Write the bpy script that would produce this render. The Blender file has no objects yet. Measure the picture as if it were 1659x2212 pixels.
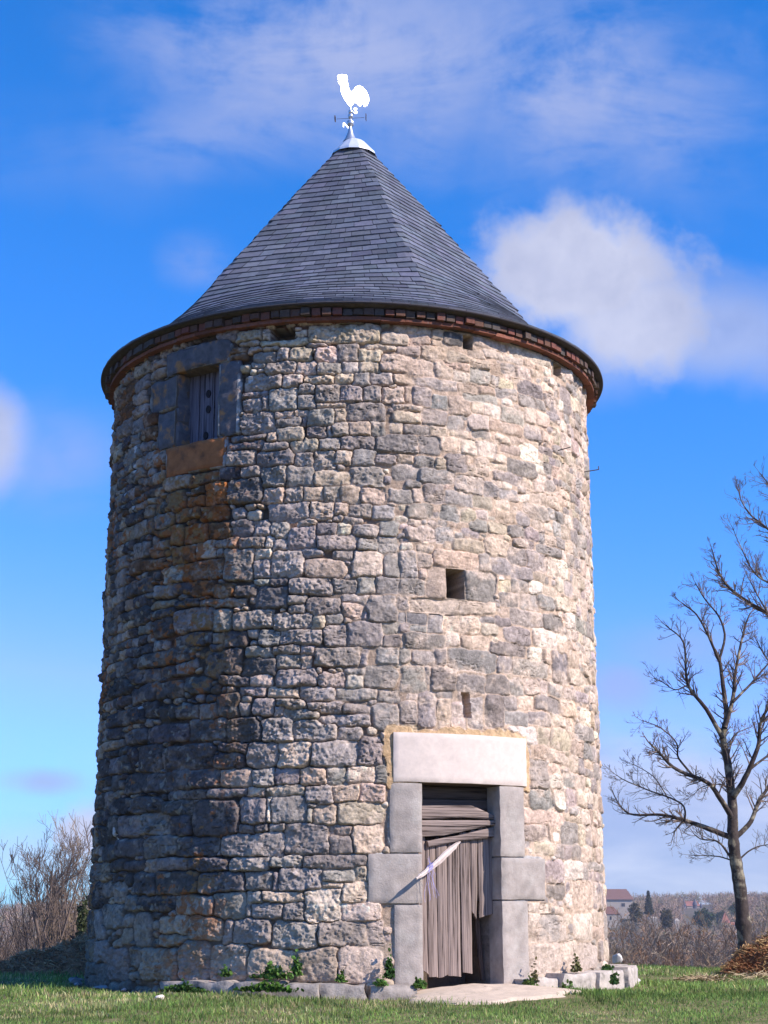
import bpy, bmesh, math, random
import numpy as np
from mathutils import Vector, Matrix
R_ = math.radians
HAZE = True
rng = np.random.default_rng(7)
random.seed(7)
sc = bpy.context.scene
COL = sc.collection

# ------------------------------------------------------------------ camera
F_PX, PITCH, YAW, DIST, EYE = 3419.42, 0.248606, 0.020779, 20.8110, 0.7136   # lens in pixels of a 1659 x 2212 frame
cam = bpy.data.cameras.new('camera'); camo = bpy.data.objects.new('camera', cam); COL.objects.link(camo)
cam.sensor_fit = 'VERTICAL'; cam.sensor_height = 24; cam.lens = F_PX / 2212 * 24
cam.clip_start = 0.1; cam.clip_end = 6000
camo.location = (0, -DIST, EYE)
FW = Vector((math.sin(YAW)*math.cos(PITCH), math.cos(YAW)*math.cos(PITCH), math.sin(PITCH)))
RT = Vector((math.cos(YAW), -math.sin(YAW), 0)); UP = RT.cross(FW)
camo.rotation_euler = Matrix((RT, UP, -FW)).transposed().to_euler()
sc.camera = camo
sc.render.resolution_x, sc.render.resolution_y = 768, 1024

def ray(px, py):
    d = FW + RT*((px-829.5)/F_PX) - UP*((py-1106)/F_PX)
    return d
def at(px, py, Y=0.0, n=None, through=None):
    """point of the place seen at a spot of the photo, on the plane y = Y (or any upright plane)"""
    C = Vector((0, -DIST, EYE)); d = ray(px, py)
    if n is None: t = (Y + DIST)/d.y
    else: t = (Vector(through)-C).dot(n)/d.dot(n)
    return C + d*t

# ------------------------------------------------------------------ light
SUN_AZ, SUN_EL = R_(62), R_(37)      # azimuth measured from the camera side (-y) towards +x
S = Vector((math.sin(SUN_AZ)*math.cos(SUN_EL), -math.cos(SUN_AZ)*math.cos(SUN_EL), math.sin(SUN_EL)))
sl = bpy.data.lights.new('sun', 'SUN'); so = bpy.data.objects.new('sun', sl); COL.objects.link(so)
sl.energy = 5.0; sl.angle = R_(0.5); sl.color = (1.0, 0.91, 0.845)
so.rotation_euler = (-S).to_track_quat('-Z', 'Y').to_euler()
so.location = (20, -10, 25)
sc.view_settings.view_transform = 'Standard'; sc.view_settings.look = 'None'
sc.view_settings.exposure = 0.5; sc.view_settings.gamma = 1

# ------------------------------------------------------------------ sky
world = bpy.data.worlds.new('World'); sc.world = world; world.use_nodes = True
class NT:
    def __init__(s, tree): s.t = tree; s.n = tree.nodes; s.l = tree.links
    def put(s, sock, v):
        if v is None: return
        if hasattr(v, 'is_output'): s.l.new(v, sock)
        elif isinstance(v, (tuple, list)) and len(v) == 3 and sock.type == 'RGBA': sock.default_value = (*v, 1)
        else: sock.default_value = v
    def node(s, typ, **kw):
        n = s.n.new(typ)
        for k, v in kw.items(): setattr(n, k, v)
        return n
    def math(s, op, a, b=None, c=None, clamp=False):
        n = s.node('ShaderNodeMath', operation=op); n.use_clamp = clamp
        for i, v in enumerate((a, b, c)): s.put(n.inputs[i], v)
        return n.outputs[0]
    def vmath(s, op, a, b=None):
        n = s.node('ShaderNodeVectorMath', operation=op); s.put(n.inputs[0], a); s.put(n.inputs[1], b)
        return n.outputs[0]
    def mix(s, f, a, b, blend='MIX'):
        n = s.node('ShaderNodeMix', data_type='RGBA', blend_type=blend)
        s.put(n.inputs[0], f); s.put(n.inputs[6], a); s.put(n.inputs[7], b)
        return n.outputs[2]
    def noise(s, vec, scale, detail=5, rough=.55, dist=0):
        n = s.node('ShaderNodeTexNoise'); s.put(n.inputs['Vector'], vec)
        n.inputs['Scale'].default_value = scale; n.inputs['Detail'].default_value = detail
        n.inputs['Roughness'].default_value = rough; n.inputs['Distortion'].default_value = dist
        return n.outputs[0]
    def ramp(s, f, stops, interp='LINEAR'):
        n = s.node('ShaderNodeValToRGB'); s.put(n.inputs[0], f); n.color_ramp.interpolation = interp
        e = n.color_ramp.elements
        while len(e) < len(stops): e.new(.5)
        for k, (p, c) in zip(e, stops):
            k.position = p; k.color = (*c, 1) if isinstance(c, tuple) else (c, c, c, 1)
        return n.outputs[0]
    def smooth(s, v, a, b):
        n = s.node('ShaderNodeMapRange', interpolation_type='SMOOTHSTEP'); s.put(n.inputs[0], v)
        n.inputs[1].default_value = a; n.inputs[2].default_value = b
        return n.outputs[0]

def build_sky():
    T = NT(world.node_tree); T.n.clear()
    tc = T.node('ShaderNodeTexCoord'); d = tc.outputs['Generated']
    sky = T.node('ShaderNodeTexSky', sky_type='NISHITA'); sky.sun_disc = False
    sky.sun_elevation = SUN_EL; sky.sun_rotation = math.pi - SUN_AZ
    sky.altitude = 200; sky.air_density = 1.0; sky.dust_density = .3; sky.ozone_density = 3.0
    sc_ = T.node('ShaderNodeSeparateColor'); T.put(sc_.inputs[0], sky.outputs[0])
    cc_ = T.node('ShaderNodeCombineColor')      # the photo's strongly blue rendering of the same sky
    T.put(cc_.inputs[0], T.math('MINIMUM', T.math('MULTIPLY', T.math('POWER', sc_.outputs[0], 2.38), SKR), 2.6)); T.put(cc_.inputs[1], T.math('MULTIPLY', sc_.outputs[1], 1.12)); T.put(cc_.inputs[2], T.math('MULTIPLY', sc_.outputs[2], 2.15))
    base = cc_.outputs[0]
    sep = T.node('ShaderNodeSeparateXYZ'); T.put(sep.inputs[0], d)
    x, y, z = sep.outputs
    az = T.math('ARCTAN2', x, y); el = T.math('ARCSINE', z)
    comb = T.node('ShaderNodeCombineXYZ'); T.put(comb.inputs[0], az); T.put(comb.inputs[1], el)
    ae = comb.outputs[0]
    n1 = T.noise(ae, 9, 6, .55, .3); n2 = T.noise(ae, 30, 6, .6, .2); n3 = T.noise(T.vmath('MULTIPLY', ae, (5, 14, 1)), 1, 7, .62, .6)
    wob = T.math('ADD', T.math('MULTIPLY', T.math('SUBTRACT', n1, .5), 1.5), T.math('MULTIPLY', T.math('SUBTRACT', n2, .5), .8))
    def lobe(px, py, rx, ry, soft, amp, tilt=0):
        v = ray(px, py).normalized()
        a0, e0 = math.atan2(v.x, v.y), math.asin(v.z)
        k = 1/F_PX
        dx = T.math('SUBTRACT', az, a0); dy = T.math('SUBTRACT', el, e0)
        c, s_ = math.cos(tilt), math.sin(tilt)
        u = T.math('ADD', T.math('MULTIPLY', dx, c/(rx*k)), T.math('MULTIPLY', dy, s_/(rx*k)))
        w = T.math('SUBTRACT', T.math('MULTIPLY', dy, c/(ry*k)), T.math('MULTIPLY', dx, s_/(ry*k)))
        r = T.math('SQRT', T.math('ADD', T.math('MULTIPLY', u, u), T.math('MULTIPLY', w, w)))
        r = T.math('ADD', r, wob)
        m = T.smooth(r, 1+soft, 1-soft)
        return T.math('MULTIPLY', m, amp)
    def union(ls):
        a = ls[0]
        for b in ls[1:]: a = T.math('MAXIMUM', a, b)
        return a
    thin = union([lobe(760, 120, 420, 170, .9, 1.0, -.1), lobe(1250, 190, 330, 170, .9, .9, -.2), lobe(560, 60, 300, 90, .9, .85, .1), lobe(640, 250, 420, 90, .9, .6, .15),
                  lobe(1560, 110, 250, 70, .9, .38, .1), lobe(420, 560, 70, 50, .8, .42), lobe(180, 330, 260, 90, .9, .18),
                  lobe(120, 980, 130, 90, .9, .5), lobe(1340, 1480, 70, 40, .8, .34), lobe(95, 1690, 60, 22, .8, .42, .0), lobe(1500, 1380, 160, 60, .9, .25)])
    puff = union([lobe(1250, 595, 205, 145, .30, .97), lobe(1350, 700, 190, 130, .38, .93, -.3), lobe(1490, 720, 300, 90, .7, .6, -.15), lobe(1120, 600, 130, 50, .8, .5), lobe(1320, 790, 110, 60, .9, .4),
                  lobe(-30, 950, 75, 95, .6, .85), lobe(185, 1800, 75, 60, .45, .95), lobe(60, 1850, 160, 60, .9, .5)])
    bank = T.math('MULTIPLY', T.smooth(T.math('ADD', el, T.math('MULTIPLY', T.math('SUBTRACT', n1, .5), .10)), .115, .07), .85)
    thin = T.math('MULTIPLY', thin, T.smooth(T.math('ADD', T.math('MULTIPLY', n3, .7), T.math('MULTIPLY', n2, .3)), .33, .62))
    ctex = T.ramp(T.math('ADD', T.math('MULTIPLY', n2, .5), T.math('MULTIPLY', n1, .5)), [(0.38, (.80, .82, .88)), (.62, (1.06, 1.05, 1.03))])
    m0 = T.mix(thin, base, (3.4, 4.1, 6.9))
    m1 = T.mix(T.math('MULTIPLY', bank, T.math('ADD', .25, T.math('MULTIPLY', T.smooth(az, -.1, .15), .75))), m0, T.mix(T.smooth(T.noise(T.vmath('MULTIPLY', ae, (7, 26, 1)), 1, 6, .6, .4), .3, .7), (3.3, 3.9, 6.3), (5.6, 5.8, 7.5)))
    m2 = T.mix(puff, m1, T.mix(1.0, ctex, (5.2, 5.5, 7.2), 'MULTIPLY'))
    grey = union([lobe(95, 1688, 70, 24, .8, .65), lobe(1340, 1482, 60, 40, .8, .5), lobe(1480, 1400, 120, 50, .9, .3)])
    m2 = T.mix(grey, m2, (3.3, 3.8, 5.9))
    bg = T.node('ShaderNodeBackground'); T.put(bg.inputs[0], m2); bg.inputs[1].default_value = SKY
    out = T.node('ShaderNodeOutputWorld'); T.l.new(bg.outputs[0], out.inputs[0])
SKY = 0.085; SKR = 0.20
build_sky()

# ------------------------------------------------------------------ helpers
def tag(o, label=None, cat=None, group=None, kind=None):
    if label: o['label'] = label
    if cat: o['category'] = cat
    if group: o['group'] = group
    if kind: o['kind'] = kind
    return o
def empty(name, loc=(0, 0, 0), **kw):
    o = bpy.data.objects.new(name, None); COL.objects.link(o); o.location = loc
    return tag(o, **kw)
def link(name, me, mat=None, parent=None):
    o = bpy.data.objects.new(name, me); COL.objects.link(o)
    if mat: me.materials.append(mat)
    if parent is not None:
        o.parent = parent
        if parent.type == 'EMPTY': o.matrix_parent_inverse = Matrix.Translation(-Vector(parent.location))
    return o
def npmesh(name, V, F, cols=None, smooth=False):
    """V (n,3); F (m,3|4); cols (n,3) per vertex"""
    V = np.asarray(V, dtype=np.float32); F = np.asarray(F, dtype=np.int32)
    me = bpy.data.meshes.new(name)
    me.vertices.add(len(V)); me.vertices.foreach_set('co', V.ravel())
    k = F.shape[1]
    me.loops.add(F.size); me.loops.foreach_set('vertex_index', F.ravel())
    me.polygons.add(len(F)); me.polygons.foreach_set('loop_start', np.arange(0, F.size, k, dtype=np.int32))
    me.polygons.foreach_set('use_smooth', np.full(len(F), smooth, dtype=bool))
    if cols is not None:
        a = me.color_attributes.new('Col', 'FLOAT_COLOR', 'POINT')
        c = np.ones((len(V), 4), np.float32); c[:, :3] = cols
        a.data.foreach_set('color', c.ravel())
    me.update(calc_edges=True)
    return me
def bmobj(name, bm, mat, parent=None, smooth=False):
    bmesh.ops.recalc_face_normals(bm, faces=bm.faces)
    me = bpy.data.meshes.new(name); bm.to_mesh(me); bm.free()
    if smooth:
        for p in me.polygons: p.use_smooth = True
    return link(name, me, mat, parent)
class MB:
    """collects pieces with per-vertex colours into one mesh"""
    def __init__(s): s.V = []; s.F = []; s.C = []; s.n = 0
    def add(s, V, F, col=(1, 1, 1)):
        V = np.asarray(V, float); F = np.asarray(F, int)
        if F.shape[1] == 3: F = np.concatenate([F, F[:, 2:3]], 1)
        s.V.append(V); s.F.append(F+s.n); s.n += len(V)
        c = np.asarray(col, float)
        s.C.append(np.broadcast_to(c, (len(V), 3)))
    def box(s, c, size, M=None, col=(1, 1, 1), taper=1.0):
        h = np.array(size)/2
        V = np.array([[x*h[0], y*h[1], z*h[2]] for z in (-1, 1) for y in (-1, 1) for x in (-1, 1)])
        V[4:, :2] *= taper
        if M is not None: V = V @ np.array(M).T[:3, :3]
        s.add(V+np.array(c), [[0, 2, 3, 1], [4, 5, 7, 6], [0, 1, 5, 4], [2, 6, 7, 3], [0, 4, 6, 2], [1, 3, 7, 5]], col)
    def tube(s, P, rad, n=6, col=(1, 1, 1)):
        P = np.asarray(P, float); rad = np.broadcast_to(np.asarray(rad, float), (len(P),))
        T_ = np.gradient(P, axis=0); T_ /= np.linalg.norm(T_, axis=1)[:, None]+1e-9
        ref = np.array([0.31, 0.87, 0.38]); A = np.cross(T_, ref); A /= np.linalg.norm(A, axis=1)[:, None]+1e-9
        B = np.cross(T_, A); an = np.arange(n)*2*np.pi/n
        V = (P[:, None] + rad[:, None, None]*(np.cos(an)[None, :, None]*A[:, None]+np.sin(an)[None, :, None]*B[:, None])).reshape(-1, 3)
        m = len(P); i = np.arange(m-1)[:, None]*n; j = np.arange(n)[None]
        k = (j+1) % n
        F = np.stack([i+j, i+k, i+n+k, i+n+j], -1).reshape(-1, 4)
        s.add(V, F, col)
    def lathe(s, prof, n=32, c=(0, 0, 0), col=(1, 1, 1)):
        prof = np.array(prof, float); an = np.arange(n)*2*np.pi/n
        V = np.stack([prof[:, None, 0]*np.cos(an), prof[:, None, 0]*np.sin(an), np.repeat(prof[:, 1:2], n, 1)], -1).reshape(-1, 3)+np.array(c)
        m = len(prof); i = np.arange(m-1)[:, None]*n; j = np.arange(n)[None]; k = (j+1) % n
        s.add(V, np.stack([i+j, i+k, i+n+k, i+n+j], -1).reshape(-1, 4), col)
    def mesh(s, name, smooth=False):
        F = np.concatenate(s.F); V = np.concatenate(s.V); C = np.concatenate(s.C)
        me = bpy.data.meshes.new(name)
        tri = F[:, 2] == F[:, 3]
        cnt = np.where(tri, 3, 4)
        flat = F.ravel()[np.stack([np.ones(len(F), bool)]*3+[~tri], 1).ravel()]
        me.vertices.add(len(V)); me.vertices.foreach_set('co', V.astype(np.float32).ravel())
        me.loops.add(len(flat)); me.loops.foreach_set('vertex_index', flat.astype(np.int32))
        me.polygons.add(len(F)); me.polygons.foreach_set('loop_start', (np.cumsum(cnt)-cnt).astype(np.int32))
        me.polygons.foreach_set('use_smooth', np.full(len(F), smooth, dtype=bool))
        a = me.color_attributes.new('Col', 'FLOAT_COLOR', 'POINT')
        c = np.ones((len(V), 4), np.float32); c[:, :3] = C; a.data.foreach_set('color', c.ravel())
        me.update(calc_edges=True)
        return me
    def obj(s, name, mat, parent=None, smooth=False): return link(name, s.mesh(name, smooth), mat, parent)

def lattice(shape, cell, seed=0, wrap=False):
    """smooth value noise on a raster, cell = (rows, cols) in pixels"""
    r = np.random.default_rng(seed)
    ny, nx = int(shape[0]/cell[0])+3, max(2, int(round(shape[1]/cell[1])))
    g = r.random((ny, nx))*2-1
    yy = np.arange(shape[0])/cell[0]; xx = np.arange(shape[1])/shape[1]*nx
    y0 = yy.astype(int); x0 = xx.astype(int); fy = yy-y0; fx = xx-x0
    fy = fy*fy*(3-2*fy); fx = fx*fx*(3-2*fx); x1 = (x0+1) % nx; x0 = x0 % nx
    top = g[y0][:, x0]*(1-fx)+g[y0][:, x1]*fx; bot = g[y0+1][:, x0]*(1-fx)+g[y0+1][:, x1]*fx
    return top*(1-fy[:, None])+bot*fy[:, None]
def fbm(shape, cell, oct=4, seed=0, gain=.5):
    o = 0; a = 1; t = 0
    for i in range(oct):
        c = (max(1.5, cell[0]/2**i), max(1.5, cell[1]/2**i))
        o = o+a*lattice(shape, c, seed*31+i); t += a; a *= gain
    return o/t*1.6
def sstep(x, a, b):
    t = np.clip((x-a)/(b-a), 0, 1); return t*t*(3-2*t)

def mat(name, col=(.5, .5, .5), rough=.85, metal=0.0, attr=False, var=.25, vscale=12, bump=0.0, bscale=40, stretch=None, spec=.3, second=None, sfac=(.45, .6), sscale=3):
    m = bpy.data.materials.new(name); m.use_nodes = True
    T = NT(m.node_tree); b = T.n['Principled BSDF']
    b.inputs['Roughness'].default_value = rough; b.inputs['Metallic'].default_value = metal
    b.inputs['Specular IOR Level'].default_value = spec
    tc = T.node('ShaderNodeTexCoord'); v = tc.outputs['Object']
    if stretch: v = T.vmath('MULTIPLY', v, stretch)
    if attr:
        a = T.node('ShaderNodeAttribute', attribute_name='Col'); c = a.outputs['Color']
    else: c = (*col,)
    if second: c = T.mix(T.smooth(T.noise(v, sscale, 5, .6), *sfac), c, second)
    n = T.noise(v, vscale, 6, .6)
    c = T.mix(1.0, c, T.ramp(n, [(.25, 1-var), (.75, 1+var)]), 'MULTIPLY')
    T.put(b.inputs['Base Color'], c)
    if bump:
        bn = T.node('ShaderNodeBump'); bn.inputs['Strength'].default_value = bump; bn.inputs['Distance'].default_value = .02
        T.put(bn.inputs['Height'], T.noise(v, bscale, 6, .65)); T.put(b.inputs['Normal'], bn.outputs[0])
    return m

# ================================================================== THE TOWER
RW = 3.25
def rwall(z): return RW - .005*np.maximum(z, -1)
tower = empty('windmill_tower', (0, 0, 0), label='round rubble stone windmill tower with conical slate roof on the meadow', cat='tower')
DOOR = (R_(14.0), R_(31.1), -.3, 2.11)          # openings: theta range, z range
WIN = (R_(-41.5), R_(-30.2), 6.2, 7.12)
SLIT = (R_(19.9), R_(23.9), 4.22, 4.57)
HOLES = [(R_(-17.8), R_(-12.5), 7.31, 7.46), (R_(24.6), R_(26.9), 7.29, 7.47), (R_(52.2), R_(56.4), 7.30, 7.46)]
# ashlar blocks of their own: (theta0, theta1, z0, z1)
ASH = {'lintel': (8.3, 38.1, 2.125, 2.665)}
STONES = """-128,740,18,5,c -106,740,3,6,c -10,736,43,11,c -129,732,12,2,c -85,728,29,3,c -43,722,11,3,g -142,725,12,3,o -142,717,10,4,o -120,723,8,3,c -101,722,9,3,c -108,711,14,7,g -86,713,7,7,g -64,711,14,8,c -31,710,12,8,c -5,712,12,10,g 21,709,13,7,c -141,704,15,8,g -115,702,9,3,g -88,696,17,7,g -55,694,11,7,c -27,692,13,7,g -2,694,9,8,g 20,695,12,6,c -109,681,23,8,g -72,680,12,7,w -40,679,17,4,c -10,681,10,6,c 10,679,9,8,g -120,666,14,3,g -54,666,9,7,g -30,661,14,11,g -2,660,12,9,g 24,661,10,9,g -122,653,12,9,g -105,654,3,9,g -84,656,17,13,g -54,653,10,10,g -24,646,17,2,c -115,630,21,12,g -82,638,11,4,c -61,638,7,3,c -37,631,16,9,g -13,634,6,7,c 15,639,21,10,g -76,628,14,5,g -58,628,2,5,g -74,613,15,8,c -41,614,10,7,g -27,615,2,6,g -14,617,9,8,g 8,617,12,8,c 29,619,7,8,g -128,613,22,3,d -98,611,6,5,c -131,604,22,4,d -93,600,15,6,g -56,599,16,8,c -27,600,11,7,g 6,601,18,7,g -136,590,17,9,g -92,585,21,10,g -58,582,9,7,g -33,581,12,11,g -10,583,9,7,c 13,584,13,9,g -150,571,14,8,d -122,571,11,5,g -94,563,14,11,g -62,561,15,11,g -24,558,21,8,c 18,560,18,11,g -130,549,22,15,d -94,540,12,9,c -70,539,11,8,g -46,539,11,7,c -24,539,9,7,g -2,539,11,9,c 23,539,13,8,c -74,519,24,9,g -36,520,13,9,c -13,523,8,7,c 8,521,13,7,g -232,573,21,6,c -188,570,22,6,o -196,556,10,5,o -170,550,15,13,O -234,549,16,11,o -199,544,13,6,o -211,530,20,6,o -172,526,17,7,O -278,735,17,5,c -277,723,15,4,g -317,739,23,6,c -316,718,19,7,g -324,702,21,7,c -375,721,36,10,o -375,695,43,9,o -322,684,18,6,g -293,667,19,9,o -328,667,16,10,g -291,646,17,6,o -372,674,28,8,g -302,634,14,5,g -278,613,24,9,g -345,631,30,9,g -323,601,22,6,g -275,586,23,5,c 20,738,12,9,c 50,731,16,7,c 81,733,13,6,c 64,746,14,4,c 88,744,8,5,c 105,743,8,6,c 106,731,8,3,c 124,739,13,7,d 178,743,26,5,w 250,741,38,6,w 34,720,16,3,c 68,719,14,5,c 21,709,12,6,c 100,719,17,6,c 131,716,15,5,c 67,699,33,9,c 113,698,10,8,c 130,705,16,3,c 20,694,11,6,g 135,693,10,5,w 162,697,13,8,g 164,714,14,4,c 158,725,11,4,c 184,730,15,4,w 187,710,8,6,c 209,715,12,6,g 217,730,14,3,w 246,732,10,4,c 235,716,12,6,w 262,721,13,3,c 284,729,8,4,w 337,742,15,6,w 34,681,13,6,g 62,680,13,4,c 103,679,26,5,g 145,679,14,4,c 185,697,6,6,g 202,695,11,5,c 248,697,23,8,g 283,708,10,5,c 23,661,10,7,g 48,661,13,8,c 66,663,3,7,c 84,663,10,10,g 106,657,10,7,g 133,656,15,10,c 163,670,23,4,g 172,681,11,3,c 203,683,16,6,g 241,680,16,5,g 290,691,15,8,g 27,639,19,9,g 65,646,16,2,c 65,636,16,5,c 99,639,15,8,g 158,657,8,5,c 179,657,12,6,w 212,657,20,8,g 244,663,10,8,w 127,634,10,7,g 160,639,14,8,w 201,639,25,5,c 267,663,11,7,c 295,673,15,5,g 33,620,10,7,g 53,621,7,5,c 77,621,16,4,g 104,623,9,4,c 132,621,11,3,c 249,642,15,8,g 281,643,15,5,c 53,602,25,9,g 93,603,12,9,g 120,606,14,7,c 145,607,9,8,w 170,608,12,8,w 206,614,15,4,c 238,617,15,8,w 217,627,12,2,c 17,601,8,7,g 17,583,8,8,g 40,582,13,4,g 63,584,9,4,c 86,582,12,5,g 109,582,6,6,c 128,585,13,9,g 149,580,4,5,c 164,584,9,10,c 188,588,12,3,c 226,594,25,8,g 28,559,20,10,c 64,568,15,8,g 102,566,22,8,g 145,560,17,10,g 175,558,9,7,g 204,577,22,5,g 238,577,9,4,c 258,578,9,6,c 280,581,10,6,g 26,538,13,7,g 57,539,13,6,g 78,541,6,7,c 99,544,12,10,g 132,541,17,7,g 162,541,12,5,c 202,556,14,5,g 229,558,9,4,w 271,560,30,7,c 191,542,9,4,c 36,519,12,7,g 79,522,15,7,g 119,522,11,7,g 142,522,11,6,c 162,525,7,4,w 197,529,14,6,c 251,542,24,9,g -132,505,13,8,g -107,503,10,8,g -86,500,10,9,g -57,488,15,12,g -29,499,11,5,g -9,499,6,5,w 16,496,12,6,g 43,499,10,8,g -163,504,16,8,o -198,504,17,10,O -229,507,11,10,O -254,515,13,3,o -152,488,15,4,g -120,486,15,5,g -97,486,5,5,w -84,481,8,5,g -17,482,22,8,g 18,480,12,6,g 41,480,10,8,g -215,482,20,9,o -181,484,13,9,c -301,501,18,9,g -135,462,18,17,g -105,472,10,5,c -105,455,9,10,g -75,458,19,15,g -45,471,11,4,g -27,471,5,4,c -9,467,11,4,g 17,458,16,14,w 47,458,8,13,g -183,459,29,10,o -232,460,17,10,c -274,479,22,5,o -313,481,13,8,o -30,452,22,9,c -47,431,23,8,g -7,432,13,6,g 17,432,10,8,g 42,433,12,8,g -105,439,8,3,g -85,438,10,3,d -92,421,18,11,d -125,430,14,6,d -154,433,13,6,o -184,438,14,7,o -215,441,15,5,d -247,442,17,7,g -62,416,9,3,g -62,405,8,5,g -31,408,19,8,g 4,416,15,4,g 35,405,16,14,g 1,403,11,7,c -157,419,30,3,g -208,423,18,3,d -196,402,28,12,o -156,398,11,11,g -116,397,24,9,g -68,393,22,8,g -38,390,7,5,c -21,392,9,5,g -17,375,12,10,g 15,376,19,12,g 45,384,9,5,g 45,368,9,6,g -58,373,24,7,g -95,373,12,9,g -139,375,14,8,d -203,378,23,6,d -248,399,18,10,d -107,358,15,5,g -108,341,20,8,d -153,348,23,13,d -75,360,16,4,g -49,359,7,4,g -72,347,13,5,g -52,346,5,5,c -15,351,25,9,g 14,350,3,7,g 43,353,11,8,g -256,362,35,7,d -206,361,13,6,d -287,345,35,8,d -235,344,15,5,d -186,325,17,7,d -136,327,18,5,d -104,326,11,6,c -63,328,22,8,g -21,325,15,7,g 4,323,9,6,w 6,333,10,2,g 34,329,17,11,g -114,314,14,4,g -76,311,18,5,c -39,310,18,7,g 5,309,24,5,g 43,307,11,5,g -230,322,22,8,d -281,323,28,8,d -144,299,13,12,d -99,296,12,8,g -124,294,5,5,g -68,300,16,4,g -29,295,18,4,g 5,293,14,3,g -81,291,4,4,g -56,287,18,4,g -9,279,27,5,g 39,284,14,13,g -171,294,12,8,g -201,297,16,7,d -232,297,14,7,d -266,303,14,8,d -327,299,51,8,d -171,273,26,12,d -125,271,20,12,d -83,270,17,12,g -40,268,24,10,g -3,265,12,6,g -233,273,34,9,d -296,274,25,7,d -198,244,38,11,d -260,246,18,14,d -143,238,17,8,d -137,251,16,4,d -101,243,18,12,g -64,242,17,13,c -18,243,25,12,g 21,246,13,14,g -172,219,20,8,d -132,219,18,9,c -99,218,13,8,g -71,219,13,8,g -42,218,14,9,c -15,218,10,8,g 11,220,15,7,c 33,220,6,8,g -208,219,14,9,d -287,219,24,10,d -242,218,19,9,o -142,203,24,3,g -108,203,9,4,c -73,202,22,4,c 23,200,13,10,c -6,200,13,7,c -36,198,13,9,g -143,202,23,5,c -198,202,27,3,d -158,175,29,18,d -136,191,7,5,d -111,182,15,14,g -92,183,2,12,w -70,181,19,13,g -28,176,12,9,c 10,178,25,11,c -43,185,5,2,g -45,175,2,6,g -213,188,23,7,o -266,193,29,8,o -329,195,33,8,o -209,168,14,10,d -249,171,25,11,O -299,171,22,10,g -346,172,21,11,d -119,163,8,4,o -102,164,6,3,o -83,163,9,3,g -49,150,24,14,g -11,159,12,4,c -11,143,12,8,g 18,150,16,14,c -111,145,36,11,g -181,144,26,10,d -238,145,29,10,o -297,146,29,8,d -355,142,23,8,d -114,124,23,6,g -70,127,17,4,g -164,124,24,5,d -216,125,25,5,g -283,126,22,4,d -328,127,22,5,d -17,126,33,6,g -13,111,17,6,g 11,114,6,8,c -209,105,29,11,d -149,104,29,10,d -262,105,20,11,o -102,106,16,8,g -82,104,2,8,g -55,107,22,11,g -19,100,10,2,c 4,93,12,10,c -182,80,27,9,g -240,83,28,7,o -137,80,19,13,g -108,88,8,5,g -74,89,23,4,c -115,74,2,4,g -93,74,16,6,g -62,73,11,8,g -30,80,19,16,w 11,73,21,7,w -318,95,14,11,g -340,68,34,12,g -287,83,13,7,g -263,54,17,17,g -211,59,20,8,c -211,43,20,4,c -167,56,21,11,c -138,53,4,12,o -110,53,21,12,g -61,49,24,13,g -8,51,26,11,g 27,52,8,11,w -315,15,23,17,g -232,17,30,17,c -181,21,19,21,g -136,19,22,18,c -85,18,25,15,c -36,18,22,17,c 11,19,24,18,w -275,23,10,10,g 125,468,28,8,c 99,440,11,17,c 157,440,21,17,g 121,413,55,6,c 65,458,10,14,g 85,463,8,7,c 83,449,4,6,c 70,432,14,8,g 115,485,5,4,c 143,485,21,6,c 86,478,8,3,c 183,488,18,9,c 164,468,7,8,g 188,467,15,8,g 214,481,15,10,g 250,481,20,10,g 221,463,17,8,g 275,497,25,4,g 251,462,11,4,c 295,479,24,9,w 193,445,7,5,c 217,446,13,6,g 246,448,11,5,w 275,448,14,5,c 298,459,9,7,w 323,459,13,8,g 61,412,6,6,g 201,429,15,7,g 234,430,15,8,g 267,433,14,7,g 304,437,18,7,w 58,395,3,4,g 74,395,12,5,g 60,385,5,4,g 77,385,10,2,g 99,392,8,9,g 131,393,22,9,c 167,400,11,2,g 194,411,6,5,c 228,409,26,8,g 279,410,20,8,g 169,389,11,5,w 86,371,23,7,g 119,374,7,6,c 149,372,18,6,c 212,387,20,8,g 262,389,23,10,w 300,395,12,4,w 60,353,5,7,g 83,351,13,7,g 105,354,5,8,g 144,352,31,10,g 196,369,27,6,g 242,368,12,6,w 265,368,7,7,c 291,358,17,17,g 325,369,12,7,c 192,350,12,8,g 234,350,29,8,g 342,351,34,7,c 72,326,13,13,g 89,332,2,9,g 108,329,14,12,g 143,326,18,9,g 180,326,17,10,g 210,326,11,9,g 235,328,12,8,c 257,330,7,7,w 281,330,15,6,g 334,328,39,5,g 87,294,10,19,g 108,290,7,16,c 126,290,8,13,w 149,292,8,17,g 175,295,11,19,g 64,289,9,11,g 106,311,10,2,g 197,306,10,8,g 206,289,17,7,g 224,308,14,7,c 264,311,23,7,g 308,312,18,9,c 246,292,19,6,g 281,293,13,5,c 310,289,13,10,c 354,286,33,8,g 217,270,22,8,w 254,272,9,9,c 287,271,23,11,c 255,253,18,6,c 242,227,15,15,g 274,234,12,6,c 274,221,11,6,w 253,253,20,6,c 247,199,20,10,g 282,201,11,10,w 251,179,37,7,c 237,161,22,8,g 252,144,19,6,c 266,118,16,11,g 269,96,18,7,g 235,77,18,4,w 226,56,9,14,w 259,55,24,14,g 242,21,28,16,w 333,57,28,13,w 293,22,20,18,w 340,20,25,17,w"""

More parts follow.
